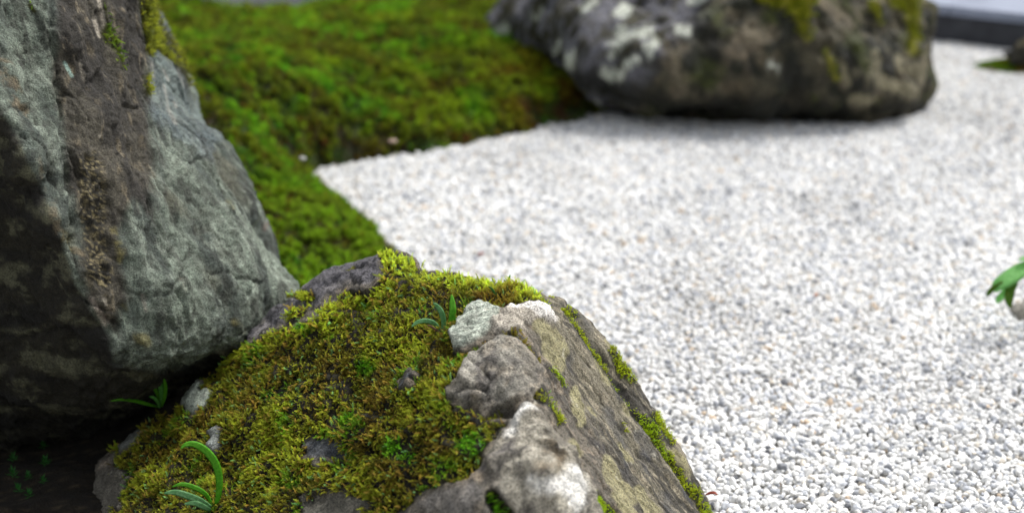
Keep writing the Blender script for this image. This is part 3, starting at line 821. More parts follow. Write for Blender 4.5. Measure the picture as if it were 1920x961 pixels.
# ================================================================== LEFT BOULDER
lb = [(275, -10, 2.42), (290, 50, 2.44), (303, 92, 2.44), (350, 140, 2.44), (385, 215, 2.42), (430, 247, 2.42), (482, 312, 2.40), (507, 385, 2.38), (508, 412, 2.36), (496, 432, 2.31), (520, 490, 2.29), (551, 540, 2.27),
      (480, 572, 2.2), (455, 612, 2.15), (440, 642, 2.12), (400, 656, 2.07), (342, 684, 2.01), (280, 688, 1.98), (216, 680, 1.955), (212, 625, 1.945), (240, 660, 1.95),
      (400, 500, 2.10), (300, 560, 1.985), (440, 420, 2.22), (380, 420, 2.14), (310, 420, 2.05), (300, 340, 2.09), (360, 310, 2.22), (420, 330, 2.30), (250, 300, 2.06), (340, 220, 2.32), (300, 200, 2.30),
      (282, 200, 2.17), (275, 120, 2.22), (262, 20, 2.26), (288, 100, 2.36), (285, 150, 2.33), (225, 100, 2.12), (200, 30, 2.10), (160, 60, 2.03), (200, 200, 2.03), (150, 200, 1.975), (110, 60, 1.98), (104, 200, 1.975), (98, 130, 1.985),
      (60, 150, 1.93), (0, 150, 1.90), (0, 0, 1.95), (60, 30, 1.97), (-60, 60, 1.93), (190, 330, 1.965), (165, 420, 1.95), (205, 480, 1.945), (160, 540, 1.925), (240, 520, 1.96), (120, 330, 1.935), (130, 450, 1.91),
      (0, 225, 1.865), (50, 300, 1.868), (95, 400, 1.885), (115, 450, 1.892), (140, 520, 1.905), (165, 580, 1.915), (205, 650, 1.935),
      (0, 290, 1.90), (40, 380, 1.92), (80, 470, 1.95), (0, 420, 1.96), (0, 550, 2.00), (90, 570, 1.97), (150, 640, 1.98), (90, 680, 2.03), (200, 715, 2.02), (0, 700, 2.06), (110, 760, 2.10), (210, 752, 2.2),
      (300, 708, 2.22), (380, 680, 2.22), (300, 738, 2.42), (0, 790, 2.15), (110, 800, 2.2), (230, 785, 2.34), (400, 668, 2.28), (450, 648, 2.32),
      (0, 850, 2.40), (150, 850, 2.45), (300, 790, 2.6), (430, 700, 2.6), (520, 600, 2.50),
      (-150, 300, 1.93), (-250, 100, 2.05), (-250, 500, 2.05), (-450, 300, 2.3), (-450, 600, 2.4), (-200, 760, 2.3), (-700, 300, 2.8), (-600, 700, 2.8),
      (0, -150, 2.02), (150, -160, 2.12), (250, -140, 2.30), (100, -350, 2.2), (220, -330, 2.42), (-150, -200, 2.1), (-100, -450, 2.35), (130, -520, 2.5), (-400, -200, 2.4), (-300, -500, 2.6)]
sh_ = [4, 4, 4, 6, 14, 26, 32, 30, 28, 30, 20, 6]
lb[:12] = [(x - k_, y + 3, d_) for (x, y, d_), k_ in zip(lb[:12], sh_)]
sil = lb[:12]
lb += [(x - 5, y + 2, d_ + .07) for x, y, d_ in sil]
lp = np.array([at(*q) for q in lb])
LC = at(110, 330, 2.55)
bk = []
for zz, xr, xl, yr in ((-.05, .36, .75, .30), (.2, .29, .75, .30), (.45, .19, .7, .30), (.7, .11, .62, .32), (.95, .02, .5, .30)):   # far side of the boulder
    for a in np.linspace(0, math.pi, 7):
        cx = math.cos(a)
        bk.append((LC[0] + .02 + (xr if cx > 0 else xl) * cx * .95, LC[1] + .08 + yr * math.sin(a), zz))
bk += [(LC[0] - .15, LC[1] + .15, 1.10), (LC[0] - .1, LC[1] + .1, -.2), (LC[0] - .6, LC[1] - .05, -.1), (LC[0] + .2, LC[1] + .1, -.15), (LC[0] - .3, LC[1] - .02, -.15)]
lp = np.vstack([lp, bk])
nth, nph = 540, 840
Vl, Fl = star_body(LC, lp, nth, nph, .86, .03, (-52, 62), 1.5e-3)
Nl = vnormals(Vl, Fl)
lx, ly, ld = proj(Vl)
frontl = sstep(0, .1, (Nl * ((CAM - Vl) / np.linalg.norm(CAM - Vl, axis=1, keepdims=True))).sum(1)) 
ln_ = fbm(Vl, 35, 3, 200) * 14 + fbm(Vl, 9, 3, 203) * 26
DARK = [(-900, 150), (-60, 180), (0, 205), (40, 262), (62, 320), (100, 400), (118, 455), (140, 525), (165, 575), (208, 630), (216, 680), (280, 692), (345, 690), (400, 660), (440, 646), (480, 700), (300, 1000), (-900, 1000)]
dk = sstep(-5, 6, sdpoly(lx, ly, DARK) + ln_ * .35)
BROWN = [(92, -300), (100, 0), (104, 120), (112, 220), (128, 330), (150, 420), (150, 520), (165, 580), (215, 620), (240, 560), (225, 430), (250, 380), (285, 420), (290, 340), (275, 200), (278, 90), (262, 0), (262, -300)]
bw = sstep(-12, 12, sdpoly(lx, ly, BROWN) + ln_ * .8)
ROUGH = [(148, 290), (190, 280), (200, 350), (200, 480), (218, 500), (200, 560), (160, 520), (150, 400)]
rg = sstep(-6, 8, sdpoly(lx, ly, ROUGH) + ln_ * .5)
lay = np.array([.45, .55, .70]); lay /= np.linalg.norm(lay)             # cleavage planes of the schist
vdir = at(330, 560, 2.0) - at(200, 60, 2.05); vdir /= np.linalg.norm(vdir)
a1 = np.cross(vdir, FW); a1 /= np.linalg.norm(a1); a2 = np.cross(vdir, a1)
lco = np.stack([Vl @ vdir * .3, Vl @ a1, Vl @ a2], 1)
g1, e1_, r1_ = facets(lco + .02 * noise(Vl, 8)[:, None], 9, 11); g2, e2_, r2_ = facets(lco + .004 * noise(Vl, 50)[:, None], 32, 12); g3, e3_, r3_ = facets(Vl, 90, 13)
near = sstep(.95, .6, np.linalg.norm(Vl - LC, axis=1) * 0 + .5)
disp = .018 * plan(lco, 6, 11, 2) + .012 * plan(Vl, 7, 12, 3, .45) + .004 * plan(lco, 45, 14, 2) + .006 * g2 + .0012 * g3 + .004 * fbm(lco, 14, 4, 210) + .0052 * fbm(lco, 60, 4, 214, .6, ridged=True)
disp += .013 * steps(lco[:, 1], 15, Vl, 262) * sstep(-.3, .2, noise(Vl, 5, 265)) + .004 * steps(lco[:, 2] + lco[:, 1], 60, Vl, 266) * sstep(-.2, .2, noise(Vl, 8, 268))
disp += rg * (.006 * fbm(Vl, 120, 3, 218, .7) - .004) + .004 * dk * fbm(Vl, 25, 3, 221, .6)
cw = .02 * np.stack([noise(Vl, 12, 271), noise(Vl, 12, 272), noise(Vl, 12, 273)], 1) + .004 * np.stack([noise(Vl, 60, 274), noise(Vl, 60, 275), noise(Vl, 60, 276)], 1)
_, lq1, _ = facets(lco * [2.2, 1, 1] + cw, 6, 51)
_, lq2, lr2 = facets(lco * [1.6, 1, 1] + cw * .6, 20, 52)
lcrack = (1 - sstep(0, .028, lq1)) * sstep(-.1, .25, noise(Vl, 6, 277)) + .7 * (1 - sstep(0, .05, lq2)) * sstep(.05, .3, noise(Vl, 9, 278))
disp -= .0055 * np.clip(lcrack, 0, 1)
disp += .0035 * (lr2 - .5) * sstep(0, .03, lq2) + .0014 * fbm(Vl, 190, 2, 279, .7)
# cracks and grooves
cr = capsules(lx, ly, [(98, -20, 103, 120, 2, 3), (103, 120, 118, 300, 3, 1), (118, 300, 140, 420, 1, 2), (190, 20, 212, 80, 2, 3), (212, 80, 232, 135, 3, 1), (123, 250, 145, 330, 1, 1), (240, 195, 262, 203, 2, 1),
                       (268, 60, 276, 130, 3, 3), (276, 130, 285, 210, 3, 2), (345, 560, 352, 590, 1, 1), (330, 545, 345, 562, 1, 1), (155, 560, 210, 585, 1, 1), (420, 405, 435, 415, 1, 2), (318, 330, 324, 345, 2, 1)])
disp -= .007 * sstep(-5, 1, cr + ln_ * .1)
pit = capsules(lx, ly, [(190, 345, 196, 352, 2, 2), (208, 600, 226, 608, 4, 3), (300, 540, 330, 552, 2, 2)])
disp -= .005 * sstep(-3, 2, pit)
Vl = Vl + Nl * disp[:, None]
Nl = vnormals(Vl, Fl)
lx, ly, ld = proj(Vl)
m1 = fbm(lco, 12, 4, 230); m2 = fbm(Vl, 40, 4, 235); m3 = fbm(lco, 70, 3, 240, .7); m4 = fbm(Vl * [1, 1, 1.8], 16, 5, 245, .6)
c = np.tile(lin(114, 124, 112), (len(Vl), 1))
c = mixc(c, lin(74, 82, 76), sstep(-.12, .2, m1 + .2 * m2)); c = mixc(c, lin(156, 166, 152), sstep(.02, .3, .45 * m2 + .6 * m3 + .5 * fbm(lco, 24, 3, 236)) * .6)
c = mixc(c, lin(44, 44, 38), sstep(.10, .25, fbm(lco, 45, 4, 252, .7)) * .6)
c = mixc(c, lin(100, 98, 80), sstep(.1, .4, fbm(Vl, 7, 3, 250)) * .6)
BLUE = [(278, 80), (350, 140), (390, 215), (430, 250), (400, 300), (320, 260), (280, 210)]
c = mixc(c, lin(96, 108, 114), sstep(-8, 10, sdpoly(lx, ly, BLUE) + ln_ * 1.1) * .55)
c = mixc(c, lin(168, 166, 158), sstep(-2, 3, capsules(lx, ly, [(305, 130, 315, 150, 2, 3), (308, 160, 316, 205, 3, 2), (316, 205, 330, 230, 3, 4), (285, 120, 288, 145, 3, 3), (330, 120, 345, 160, 2, 2), (326, 190, 330, 200, 3, 3)]) + ln_ * .15) * .6)
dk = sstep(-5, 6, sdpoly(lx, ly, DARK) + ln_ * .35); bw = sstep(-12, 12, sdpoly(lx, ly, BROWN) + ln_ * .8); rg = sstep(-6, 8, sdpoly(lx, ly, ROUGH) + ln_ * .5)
brc = mixc(np.tile(lin(78, 74, 64), (len(Vl), 1)), lin(48, 45, 40), sstep(-.15, .2, m1 + .4 * m3))
brc = mixc(brc, lin(128, 118, 98), sstep(.15, .45, m3) * .8)
c = c * (1 - bw[:, None]) + brc * bw[:, None]
c = mixc(c, lin(34, 32, 26), rg * .8); c = mixc(c, lin(170, 156, 116), rg * sstep(.0, .35, fbm(Vl, 330, 2, 255, .8)) * .7)
c = mixc(c, lin(172, 164, 150), sstep(-1, 2, capsules(lx, ly, [(186, 240, 190, 290, 1.5, 1.5), (188, 290, 191, 320, 1.5, 1), (176, 38, 186, 70, 3, 2), (186, 0, 194, 50, 4, 3), (150, 120, 156, 150, 1, 1), (336, 516, 350, 548, 2, 1), (268, 552, 276, 585, 3, 2), (172, 560, 196, 608, 4, 6), (195, 560, 205, 590, 3, 3)]) + ln_ * .12) * .75)
c = mixc(c, lin(150, 176, 166), sstep(-1, 1, capsules(lx, ly, [(121, 118, 134, 142, 2, 2)]) + ln_ * .08) * .9)
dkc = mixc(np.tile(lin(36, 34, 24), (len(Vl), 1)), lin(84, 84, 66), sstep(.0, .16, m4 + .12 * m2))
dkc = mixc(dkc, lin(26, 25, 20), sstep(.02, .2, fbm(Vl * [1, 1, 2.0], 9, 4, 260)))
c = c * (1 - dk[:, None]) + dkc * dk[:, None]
c = mixc(c, lin(36, 35, 30), np.clip(lcrack, 0, 1) * .6)
c = c * (1 + .3 * (lr2 - .5))[:, None]
rim = sstep(-3, 6, capsules(lx, ly, [(0, 130, 40, 200, 24, 14), (40, 200, 70, 290, 12, 7), (70, 290, 100, 380, 6, 6), (100, 390, 120, 460, 8, 8), (120, 460, 145, 480, 10, 20)]) + ln_ * .5)
c = mixc(c, lin(116, 104, 82), rim * sstep(-.05, .2, m2 + .3 * m3) * .8)
yl = sstep(-4, 6, capsules(lx, ly, [(262, 632, 275, 640, 14, 12), (212, 430, 228, 470, 8, 10), (228, 470, 224, 490, 12, 8), (120, 440, 130, 480, 8, 8), (440, 605, 450, 620, 8, 8), (220, 565, 232, 580, 8, 7), (428, 375, 436, 390, 5, 5)]) + ln_ * .3)
c = mixc(c, lin(112, 104, 56), yl * sstep(-.1, .2, m2 + .4 * m3) * .75)
c = mixc(c, lin(128, 112, 104), sstep(-4, 4, capsules(lx, ly, [(484, 320, 508, 400, 4, 8), (500, 420, 496, 430, 6, 5), (170, 560, 200, 600, 3, 4)]) + ln_ * .2) * .6)
lmoss = capsules(lx, ly, [(272, 0, 276, 60, 12, 10), (270, 30, 280, 100, 4, 6), (290, 10, 300, 60, 8, 8), (300, 60, 318, 90, 12, 14), (285, 78, 320, 105, 6, 9), (318, 90, 345, 130, 12, 7), (345, 130, 356, 160, 6, 4),
                          (198, 10, 202, 40, 4, 3), (202, 50, 216, 85, 9, 11), (216, 85, 224, 105, 8, 5), (224, 105, 230, 132, 4, 2), (272, 145, 276, 178, 5, 4), (56, 10, 64, 22, 7, 5), (195, 60, 200, 80, 6, 5)]) + ln_ * .12
lm_ = sstep(-1, 3, lmoss)
c = mixc(c, lin(60, 62, 20), lm_)
Vl2, Fl2 = cap(Vl, Fl, nth, nph)
c2 = np.vstack([c, c[0], c[-1]])
M_LROCK = rock_mat('grey_green_schist', 1.0, 1.2, 0.72, speck=.9)
lloc = np.array([LC[0], LC[1], 0.0])
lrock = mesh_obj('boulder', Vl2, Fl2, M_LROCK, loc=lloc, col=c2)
tag(lrock, 'tall leaning grey-green boulder with a dark undercut base, left of the mossy rock', 'boulder')
wl = lm_ * (lmoss > 0) * (ly > -60) * (lx < 420)
pick = rng.choice(len(Vl), 2600, p=wl / wl.sum())
P = Vl[pick] + rng.uniform(-.001, .001, (2600, 3))
D = Nl[pick] * .8 + rng.normal(size=(2600, 3)) * .4 + np.array([.1, 0, -.1])
L_ = rng.uniform(.008, .014, 2600)
cc = mixc(np.tile(lin(150, 152, 44), (2600, 1)), lin(100, 104, 30), sstep(-.1, .3, noise(P, 30, 270)))
cc = mixc(cc, lin(70, 120, 30), (lx[pick] < 240) * .5)
fm2 = scatter('moss', P, axis_euler(D), np.stack([L_] * 3, 1), cc * rng.uniform(.75, 1.25, (2600, 1)), P_FEATHER, parent=lrock, loc=lloc)
fm2['label'] = 'yellow-green moss on the upper right shoulder'

# ================================================================== FAR BOULDER
g = lambda a, b: atz(a, b, 0.0)
def gd(a, b):
    v = (H / 2 - b) / F
    return -1.0 / (FW[2] + v * UP[2])
bb = [(926, 58, 5.05), (945, 25, 5.08), (965, -5, 5.1), (1000, -60, 5.2), (1012, 122, 4.98), (1078, 156, 4.86), (1130, 184, 4.66), (1158, 203, 4.55), (1180, 212, 4.52),
      (1300, 208, 4.50), (1450, 208, 4.50), (1600, 213, 4.50), (1685, 216, 4.52), (1712, 210, 4.56), (1300, 175, 4.36), (1450, 165, 4.32), (1600, 180, 4.38), (1700, 190, 4.45),
      (1728, 165, 4.60), (1745, 115, 4.75), (1745, 70, 4.82), (1728, 25, 4.88), (1705, -15, 4.9), (1640, -80, 4.9),
      (1100, 110, 4.45), (1200, 130, 4.33), (1300, 110, 4.30), (1450, 90, 4.28), (1600, 100, 4.32), (1690, 110, 4.45), (1050, 50, 4.62), (1150, 40, 4.48), (1300, 20, 4.44), (1400, 10, 4.34), (1500, 20, 4.34), (1650, 30, 4.45),
      (1100, -40, 4.75), (1250, -50, 4.65), (1400, -60, 4.5), (1550, -60, 4.55), (1200, -160, 4.95), (1400, -180, 4.85), (1550, -160, 4.9), (1300, -260, 5.2), (1100, -130, 5.1), (1450, -250, 5.1)]
bb += [(x - 4, y + 6, d_ + .14) for x, y, d_ in bb[:9] if y > 20]
bp_ = np.array([at(*q) for q in bb])
BC = at(1350, 60, 4.95)
bk = []
for an in np.linspace(-10, 190, 8):
    for zz, s_ in ((-.1, .9), (.15, 1), (.4, .9)):
        bk.append((BC[0] + .68 * s_ * math.cos(math.radians(an)), BC[1] + .1 + .5 * s_ * math.sin(math.radians(an)), zz))
bk = [b for b in bk if b[1] > BC[1] + .15] + [(BC[0], BC[1] + .1, -.25), (BC[0] + .4, BC[1] - .2, -.2), (BC[0] - .3, BC[1] - .2, -.2), (BC[0], BC[1] + .1, .66)]
bp_ = np.vstack([bp_, bk])
nth2, nph2 = 200, 480
Vr, Fr = star_body(BC, bp_, nth2, nph2, .85, .04)
Nr = vnormals(Vr, Fr)
rx, ry, rd = proj(Vr)
diag = np.stack([Vr @ np.array([.5, 0, .85]) * .35, Vr @ np.array([.85, 0, -.5]), Vr[:, 1]], 1)
g1, _, _ = facets(Vr, 5, 21); g2, _, _ = facets(diag, 22, 22)
disp = .04 * plan(Vr, 3.2, 21, 4, .5) + .020 * plan(diag, 12, 22, 2) + .008 * g2 + .018 * fbm(Vr, 9, 4, 300) + .006 * fbm(Vr, 40, 3, 305, .6)
rn = fbm(Vr, 34, 4, 310) * 20 + fbm(Vr, 6, 2, 313) * 16
YM = [(1440, -20, 1500, -10, 30, 36), (1660, -30, 1690, 0, 24, 26), (1480, -20, 1500, 20, 26, 24), (1500, 20, 1512, 70, 16, 8), (1690, -30, 1712, 30, 22, 18), (1712, 30, 1712, 95, 18, 10), (1550, 95, 1565, 145, 8, 7), (1440, -10, 1480, 0, 16, 14), (1640, 10, 1650, 40, 12, 8)]
ymoss = capsules(rx, ry, YM) + rn * .35
disp += .02 * sstep(-6, 8, ymoss)
Vr = Vr + Nr * disp[:, None]
Nr = vnormals(Vr, Fr)
rx, ry, rd = proj(Vr)
m1 = fbm(Vr, 7, 3, 320); m2 = fbm(diag, 22, 3, 325); m3 = fbm(Vr, 30, 3, 330)
ymoss = capsules(rx, ry, YM) + rn * .35
lav = sstep(-30, 40, (1290 - rx) + (60 - ry) * .8 + rn)                 # upper left face: its sky-facing light painted in as a paler tone
c = np.tile(lin(66, 62, 48), (len(Vr), 1))
c = mixc(c, lin(98, 90, 74), sstep(.0, .25, m1 + .4 * m3)); c = mixc(c, lin(26, 28, 16), sstep(-.05, .2, fbm(Vr, 11, 3, 335)))
c = mixc(c, lin(54, 60, 20), sstep(.05, .3, fbm(Vr, 9, 3, 340)) * .8)
cl = mixc(np.tile(lin(92, 92, 100), (len(Vr), 1)), lin(44, 43, 34), sstep(-.06, .14, m2 + .35 * m1)); cl = mixc(cl, lin(60, 56, 24), sstep(.1, .3, m3 + m1 * .5) * .6)
c = c * (1 - lav[:, None]) + cl * lav[:, None]
wh = capsules(rx, ry, [(943, 60, 950, 52, 14, 8), (1003, 32, 1014, 20, 6, 8), (1066, 118, 1070, 108, 13, 14), (1165, 22, 1172, 14, 13, 14), (1148, 100, 1170, 60, 8, 14), (1092, 20, 1112, 4, 7, 8), (1190, 65, 1212, 62, 9, 12), (1215, 95, 1225, 85, 13, 12),
                        (1150, 142, 1160, 140, 10, 10), (1130, 130, 1140, 145, 5, 6), (1085, 172, 1088, 175, 6, 5), (1120, 192, 1124, 200, 6, 6), (1178, 124, 1195, 112, 7, 9), (1275, 55, 1290, 60, 10, 9), (1040, 100, 1050, 80, 5, 6), (1300, 0, 1310, -8, 10, 12),
                        (1445, 118, 1452, 124, 8, 7), (1600, 190, 1635, 188, 11, 13), (1576, 115, 1590, 155, 5, 7), (1640, 100, 1645, 150, 8, 10), (1645, 150, 1710, 175, 14, 16), (1700, 120, 1722, 140, 10, 16), (1740, 80, 1735, 130, 4, 6), (1537, 105, 1540, 115, 5, 5), (1600, 135, 1604, 142, 5, 5), (1685, 110, 1690, 130, 7, 7)]) - 1.5 + rn * .3 + 16 * fbm(diag, 60, 3, 327)
whm = sstep(-4, 4, wh)
c = c * (1 - whm[:, None]) + whm[:, None] * np.where((rx > 1500)[:, None], lin(122, 116, 94), lin(178, 182, 172))
pk = sstep(-10, 8, capsules(rx, ry, [(1370, 95, 1385, 190, 22, 26), (1375, 80, 1440, 110, 20, 10), (1245, 150, 1260, 165, 18, 16), (1240, 100, 1270, 90, 20, 18)]) + rn * .6)
c = mixc(c, lin(84, 72, 56), pk * .5 * sstep(-.2, .2, m3))
c = mixc(c, lin(146, 144, 18), sstep(-4, 12, ymoss) * sstep(-.4, .0, m3) * .95)
# dark foot of the stone: dark moss, plus shadow painted into the colour
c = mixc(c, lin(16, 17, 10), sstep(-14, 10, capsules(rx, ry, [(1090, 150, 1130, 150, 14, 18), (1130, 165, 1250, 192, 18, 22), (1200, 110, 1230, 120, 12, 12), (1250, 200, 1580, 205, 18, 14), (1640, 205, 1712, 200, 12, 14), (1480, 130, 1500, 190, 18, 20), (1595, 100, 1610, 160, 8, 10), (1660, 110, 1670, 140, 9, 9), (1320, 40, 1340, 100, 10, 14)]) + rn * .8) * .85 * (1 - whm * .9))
Vr2, Fr2 = cap(Vr, Fr, nth2, nph2)
rloc = np.array([BC[0], BC[1], 0.0])
M_RROCK = rock_mat('dark_mossy_stone', .35, 1.2, .8)
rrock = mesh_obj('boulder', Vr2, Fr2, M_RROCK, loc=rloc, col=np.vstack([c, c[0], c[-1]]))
tag(rrock, 'wide dark boulder blotched with white lichen and yellow moss, behind the gravel', 'boulder')
wl = sstep(0, 6, ymoss) * (ry > -80)
NSm = 3000
pick = rng.choice(len(Vr), NSm, p=wl / wl.sum())
P = Vr[pick]; D = Nr[pick] + rng.normal(size=(NSm, 3)) * .4
L_ = rng.uniform(.012, .022, NSm)
fm3 = scatter('moss', P, axis_euler(D), np.stack([L_] * 3, 1), mixc(np.tile(lin(128, 136, 16), (NSm, 1)), lin(96, 90, 14), rng.random(NSm) * .7), P_FEATHER, parent=rrock, loc=rloc)

# ================================================================== SMALL FAR ROCK ON ITS MOSS ISLET
ic = atz(1935, 133, 0)
rs = np.random.default_rng(4)
tt = np.linspace(0, 2 * math.pi, 72, endpoint=False)
rad = np.array([0, .3, .6, .8, .92, 1.0])
Vi = []
for r_ in rad:
    w_ = 1 + .05 * np.sin(3 * tt + 1)
    Vi.append(np.stack([ic[0] + .02 + .235 * r_ * w_ * np.cos(tt), ic[1] + .15 * r_ * w_ * np.sin(tt) + 0.02, np.full(72, .028 * (1 - r_ ** 3) - .004 * (r_ > .99))], 1))
Vi = np.vstack(Vi)
islet = mesh_obj('moss_islet', Vi, gridfaces(6, 72, True), M_BANK, col=np.tile(lin(70, 70, 14), (len(Vi), 1)), loc=(ic[0], ic[1], 0))
tag(islet, 'small round patch of green moss under the little far rock', 'moss patch')
NI = 2500
a_ = rng.uniform(0, 2 * math.pi, NI); r_ = np.sqrt(rng.random(NI)) * .98
P = np.stack([ic[0] + .02 + .235 * r_ * np.cos(a_), ic[1] + .02 + .15 * r_ * np.sin(a_), .028 * (1 - r_ ** 3)], 1)
M_GMOSS = inst_mat('green_moss', 0.35, 0.6, 0.15, 0.25, 5, tip=.8)
P_STAR = proto_collection('moss_tuft', [star_shoot(sr, k) for k in (16, 20, 14, 18)], M_GMOSS)
ism = scatter('moss', P, axis_euler(np.array([0, 0, 1.0]) + rng.normal(size=(NI, 3)) * .3), np.full((NI, 3), .012), mixc(np.tile(lin(84, 108, 12), (NI, 1)), lin(112, 84, 20), sstep(.2, .5, noise(P, 9, 5) + .2)), P_STAR, parent=islet, loc=(ic[0], ic[1], 0))
sp = []
rc = atz(1966, 108, .055)
for k in range(110):
    u_ = rs.normal(size=3); u_ /= np.linalg.norm(u_); u_ = np.sign(u_) * np.abs(u_) ** .7
    sp.append(rc + u_ * np.array([.140, .065, .085]) * rs.uniform(.94, 1.06))
sp = np.array(sp); sp[:, 2] = np.maximum(sp[:, 2], -.04)
Vs, Fs = star_body(rc, sp, 60, 120, .8, .08)
Ns = vnormals(Vs, Fs)
Vs = Vs + Ns * (.018 * facets(Vs, 14, 31)[0] + .006 * fbm(Vs, 30, 3, 350))[:, None]
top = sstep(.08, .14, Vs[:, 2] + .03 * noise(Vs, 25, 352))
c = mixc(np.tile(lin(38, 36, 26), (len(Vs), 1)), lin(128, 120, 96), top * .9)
Vs2, Fs2 = cap(Vs, Fs, 60, 120)
srock = mesh_obj('small_rock', Vs2, Fs2, M_RROCK, loc=(rc[0], rc[1], 0), col=np.vstack([c, c[0], c[-1]]))
tag(srock, 'small pale-topped rock on a round moss patch near the terrace', 'rock')

# ================================================================== LIVING MOSS ON THE BANK
NB = 300000
q = rng.uniform(0, 1, (NB, 2))
yy = 2.25 + 4.3 * q[:, 0] ** 1.25
xx = -.62 * yy - .1 + (q[:, 1]) * (.62 * yy + 1.05)
xy = np.stack([xx, yy], 1)
z, sdv = bank_z(xy)
P = np.c_[xy, z]
px, py, d = proj(P)
ok = (sdv > .004) & (px > -900) & (px < 1230) & (py > -60) & (yy > 2.45)
P = P[ok]; sdv = sdv[ok]; px = px[ok]; py = py[ok]; d = d[ok]
n = len(P)
clump = fbm(P, 38, 2, 400)
ok = rng.random(n) < (.45 + .55 * sstep(-.25, .05, clump))
P, sdv, px, py, d, clump = [a[ok] for a in (P, sdv, px, py, d, clump)]
n = len(P)
D = np.array([.05, -.1, 1.0]) + rng.normal(size=(n, 3)) * .35
sz = rng.uniform(.009, .0155, n) * (1 + .25 * (d - 3)) * (.8 + .8 * sstep(-.1, .3, clump))
c = bank_colour(P)
nearb = sstep(3.7, 3.2, d)
c = mixc(c, lin(108, 140, 30), nearb * sstep(-.1, .2, clump) * .8)
c = mixc(c, lin(116, 132, 24), sstep(.0, .3, clump) * .4)
c = c * rng.uniform(.6, 1.35, (n, 1)) * (1 + .6 * clump[:, None]).clip(.3, 2)
c = c * 1.0
c = mixc(c, lin(92, 50, 22), (rng.random(n) < .08) * .6 + (rng.random(n) < .5) * sstep(.05, .0, sdv) * .7)
P[:, 2] += .004 * clump - .002
bm_ = scatter('moss_cover', P, axis_euler(D), np.stack([sz, sz, sz * rng.uniform(.8, 1.3, n)], 1), c, P_STAR)
tag(bm_, 'vivid green and olive cushion moss covering the bank')

# ================================================================== WHITE GRAVEL
M_STONE = inst_mat('white_gravel', 0.0, 0.75, 0.25, 0.12, 2.0)
gr = np.random.default_rng(21)
P_PEB = proto_collection('gravel_stone', [pebble_mesh(gr) for _ in range(9)], M_STONE)
def gravel_layer(sp, z0, zr, keep, s0, s1):
    ys = np.arange(1.1, 6.9, sp * .87)
    out = []
    for k, y in enumerate(ys):
        lo = max(-.44 * y, -1.6); hi = .46 * y + .35
        xs = np.arange(lo, hi, sp) + (k % 2) * sp / 2
        out.append(np.stack([xs, np.full(len(xs), y)], 1))
    xy = np.vstack(out)
    xy = xy + rng.uniform(-.42, .42, xy.shape) * sp
    xy = xy[rng.random(len(xy)) < keep]
    p3 = np.c_[xy, np.zeros(len(xy))]
    px, py, d = proj(p3)
    sdv = sdpoly(xy[:, 0], xy[:, 1], BANK) + edge_noise(p3) * .9
    y_ok = ~((xy[:, 0] > -.5) & (xy[:, 0] < .12) & (xy[:, 1] > 1.2) & (xy[:, 1] < 1.95))      # under the foreground rock
    ok = (px > 540) & (px < 2500) & (y_ok) & (sdv < .004 + .02 * (rng.random(len(sdv)) < .06))
    xy = xy[ok]; p3 = p3[ok]
    n = len(xy)
    z = z0 + rng.uniform(-zr, zr, n) + .005 * fbm(p3, 5, 2, 410) + .0025 * noise(p3, 30, 412)
    P = np.c_[xy, z]
    s = (s0 * .85 + (s1 * 1.12 - s0 * .85) * rng.random(n) ** 1.25) * np.where(rng.random(n) < .08, 1.3, 1)
    w = np.tile(np.array([.86, .86, .85]), (n, 1))
    t = rng.random(n)
    w = np.where((t < .22)[:, None], np.array([.58, .60, .64]), w)
    w = np.where((t < .08)[:, None], np.array([.42, .44, .48]), w)
    w = np.where((t < .02)[:, None], np.array([.22, .23, .25]), w)
    w = np.where(((t > .93))[:, None], np.array([.78, .72, .63]), w)
    w = np.where(((t > .988))[:, None], np.array([.62, .50, .38]), w)
    w = w * rng.uniform(.78, 1.04, (n, 1)) * (1 + .22 * fbm(p3 * [1, .6, 1], 3.0, 4, 415))[:, None].clip(.7, 1.05)
    scl = np.stack([s * rng.uniform(.9, 1.25, n), s * rng.uniform(.85, 1.1, n), s * rng.uniform(.8, 1.15, n)], 1)
    D = np.array([0, 0, 1.0]) + rng.normal(size=(n, 3)) * .6
    return P, axis_euler(D), scl, w
A = gravel_layer(.0099, .0038, .0016, 1.0, .0043, .0075)
B = gravel_layer(.0118, .0092, .0022, .80, .0042, .0072)
P, R, Sc, Cc = [np.vstack([a, b]) for a, b in zip(A, B)]
print('gravel stones', len(P), 'moss tufts', n)
gv = scatter('gravel', P, R, Sc, Cc, P_PEB)
tag(gv, 'small crushed white stones with grey and tan ones among them')

# stray stones and dead leaf scraps one can point at
M_WHITE = plain_mat('white_stone', (.45, .45, .43), (.6, .6, .58), f=150, rough=.7)
M_PINK = plain_mat('pinkish_stone', (.34, .24, .19), (.42, .32, .26), f=150, rough=.7)
M_RED = plain_mat('dead_red_leaf', (.16, .02, .012), (.30, .06, .03), f=200, rough=.6, transl=.2)
M_ORANGE = plain_mat('dead_orange_leaf', (.50, .22, .12), (.62, .34, .2), f=200, rough=.6, transl=.2)
def stray(name, px, py, z, s, mat, label, cat):
    V, Fc = pebble_mesh(gr, 2)
    p = atz(px, py, z)
    o = mesh_obj(name, V * s * np.array([1.2, 1, .9]) + p, np.array(Fc), mat, loc=p, smooth=False)
    return tag(o, label, cat)
def bankpt(px, py):
    zz = .1
    for _ in range(12):
        p = atz(px, py, zz); zz = float(bank_z(p[None, :2])[0][0])
    return zz
stray('stray_stone', 567, 297, bankpt(567, 297) + .012, .0085, M_WHITE, 'single white stone lying on the moss left of the gravel tip', 'stone')
stray('stray_stone', 736, 264, bankpt(736, 264) + .010, .0110, M_PINK, 'pinkish stone half sunk in the moss above the gravel edge', 'stone')
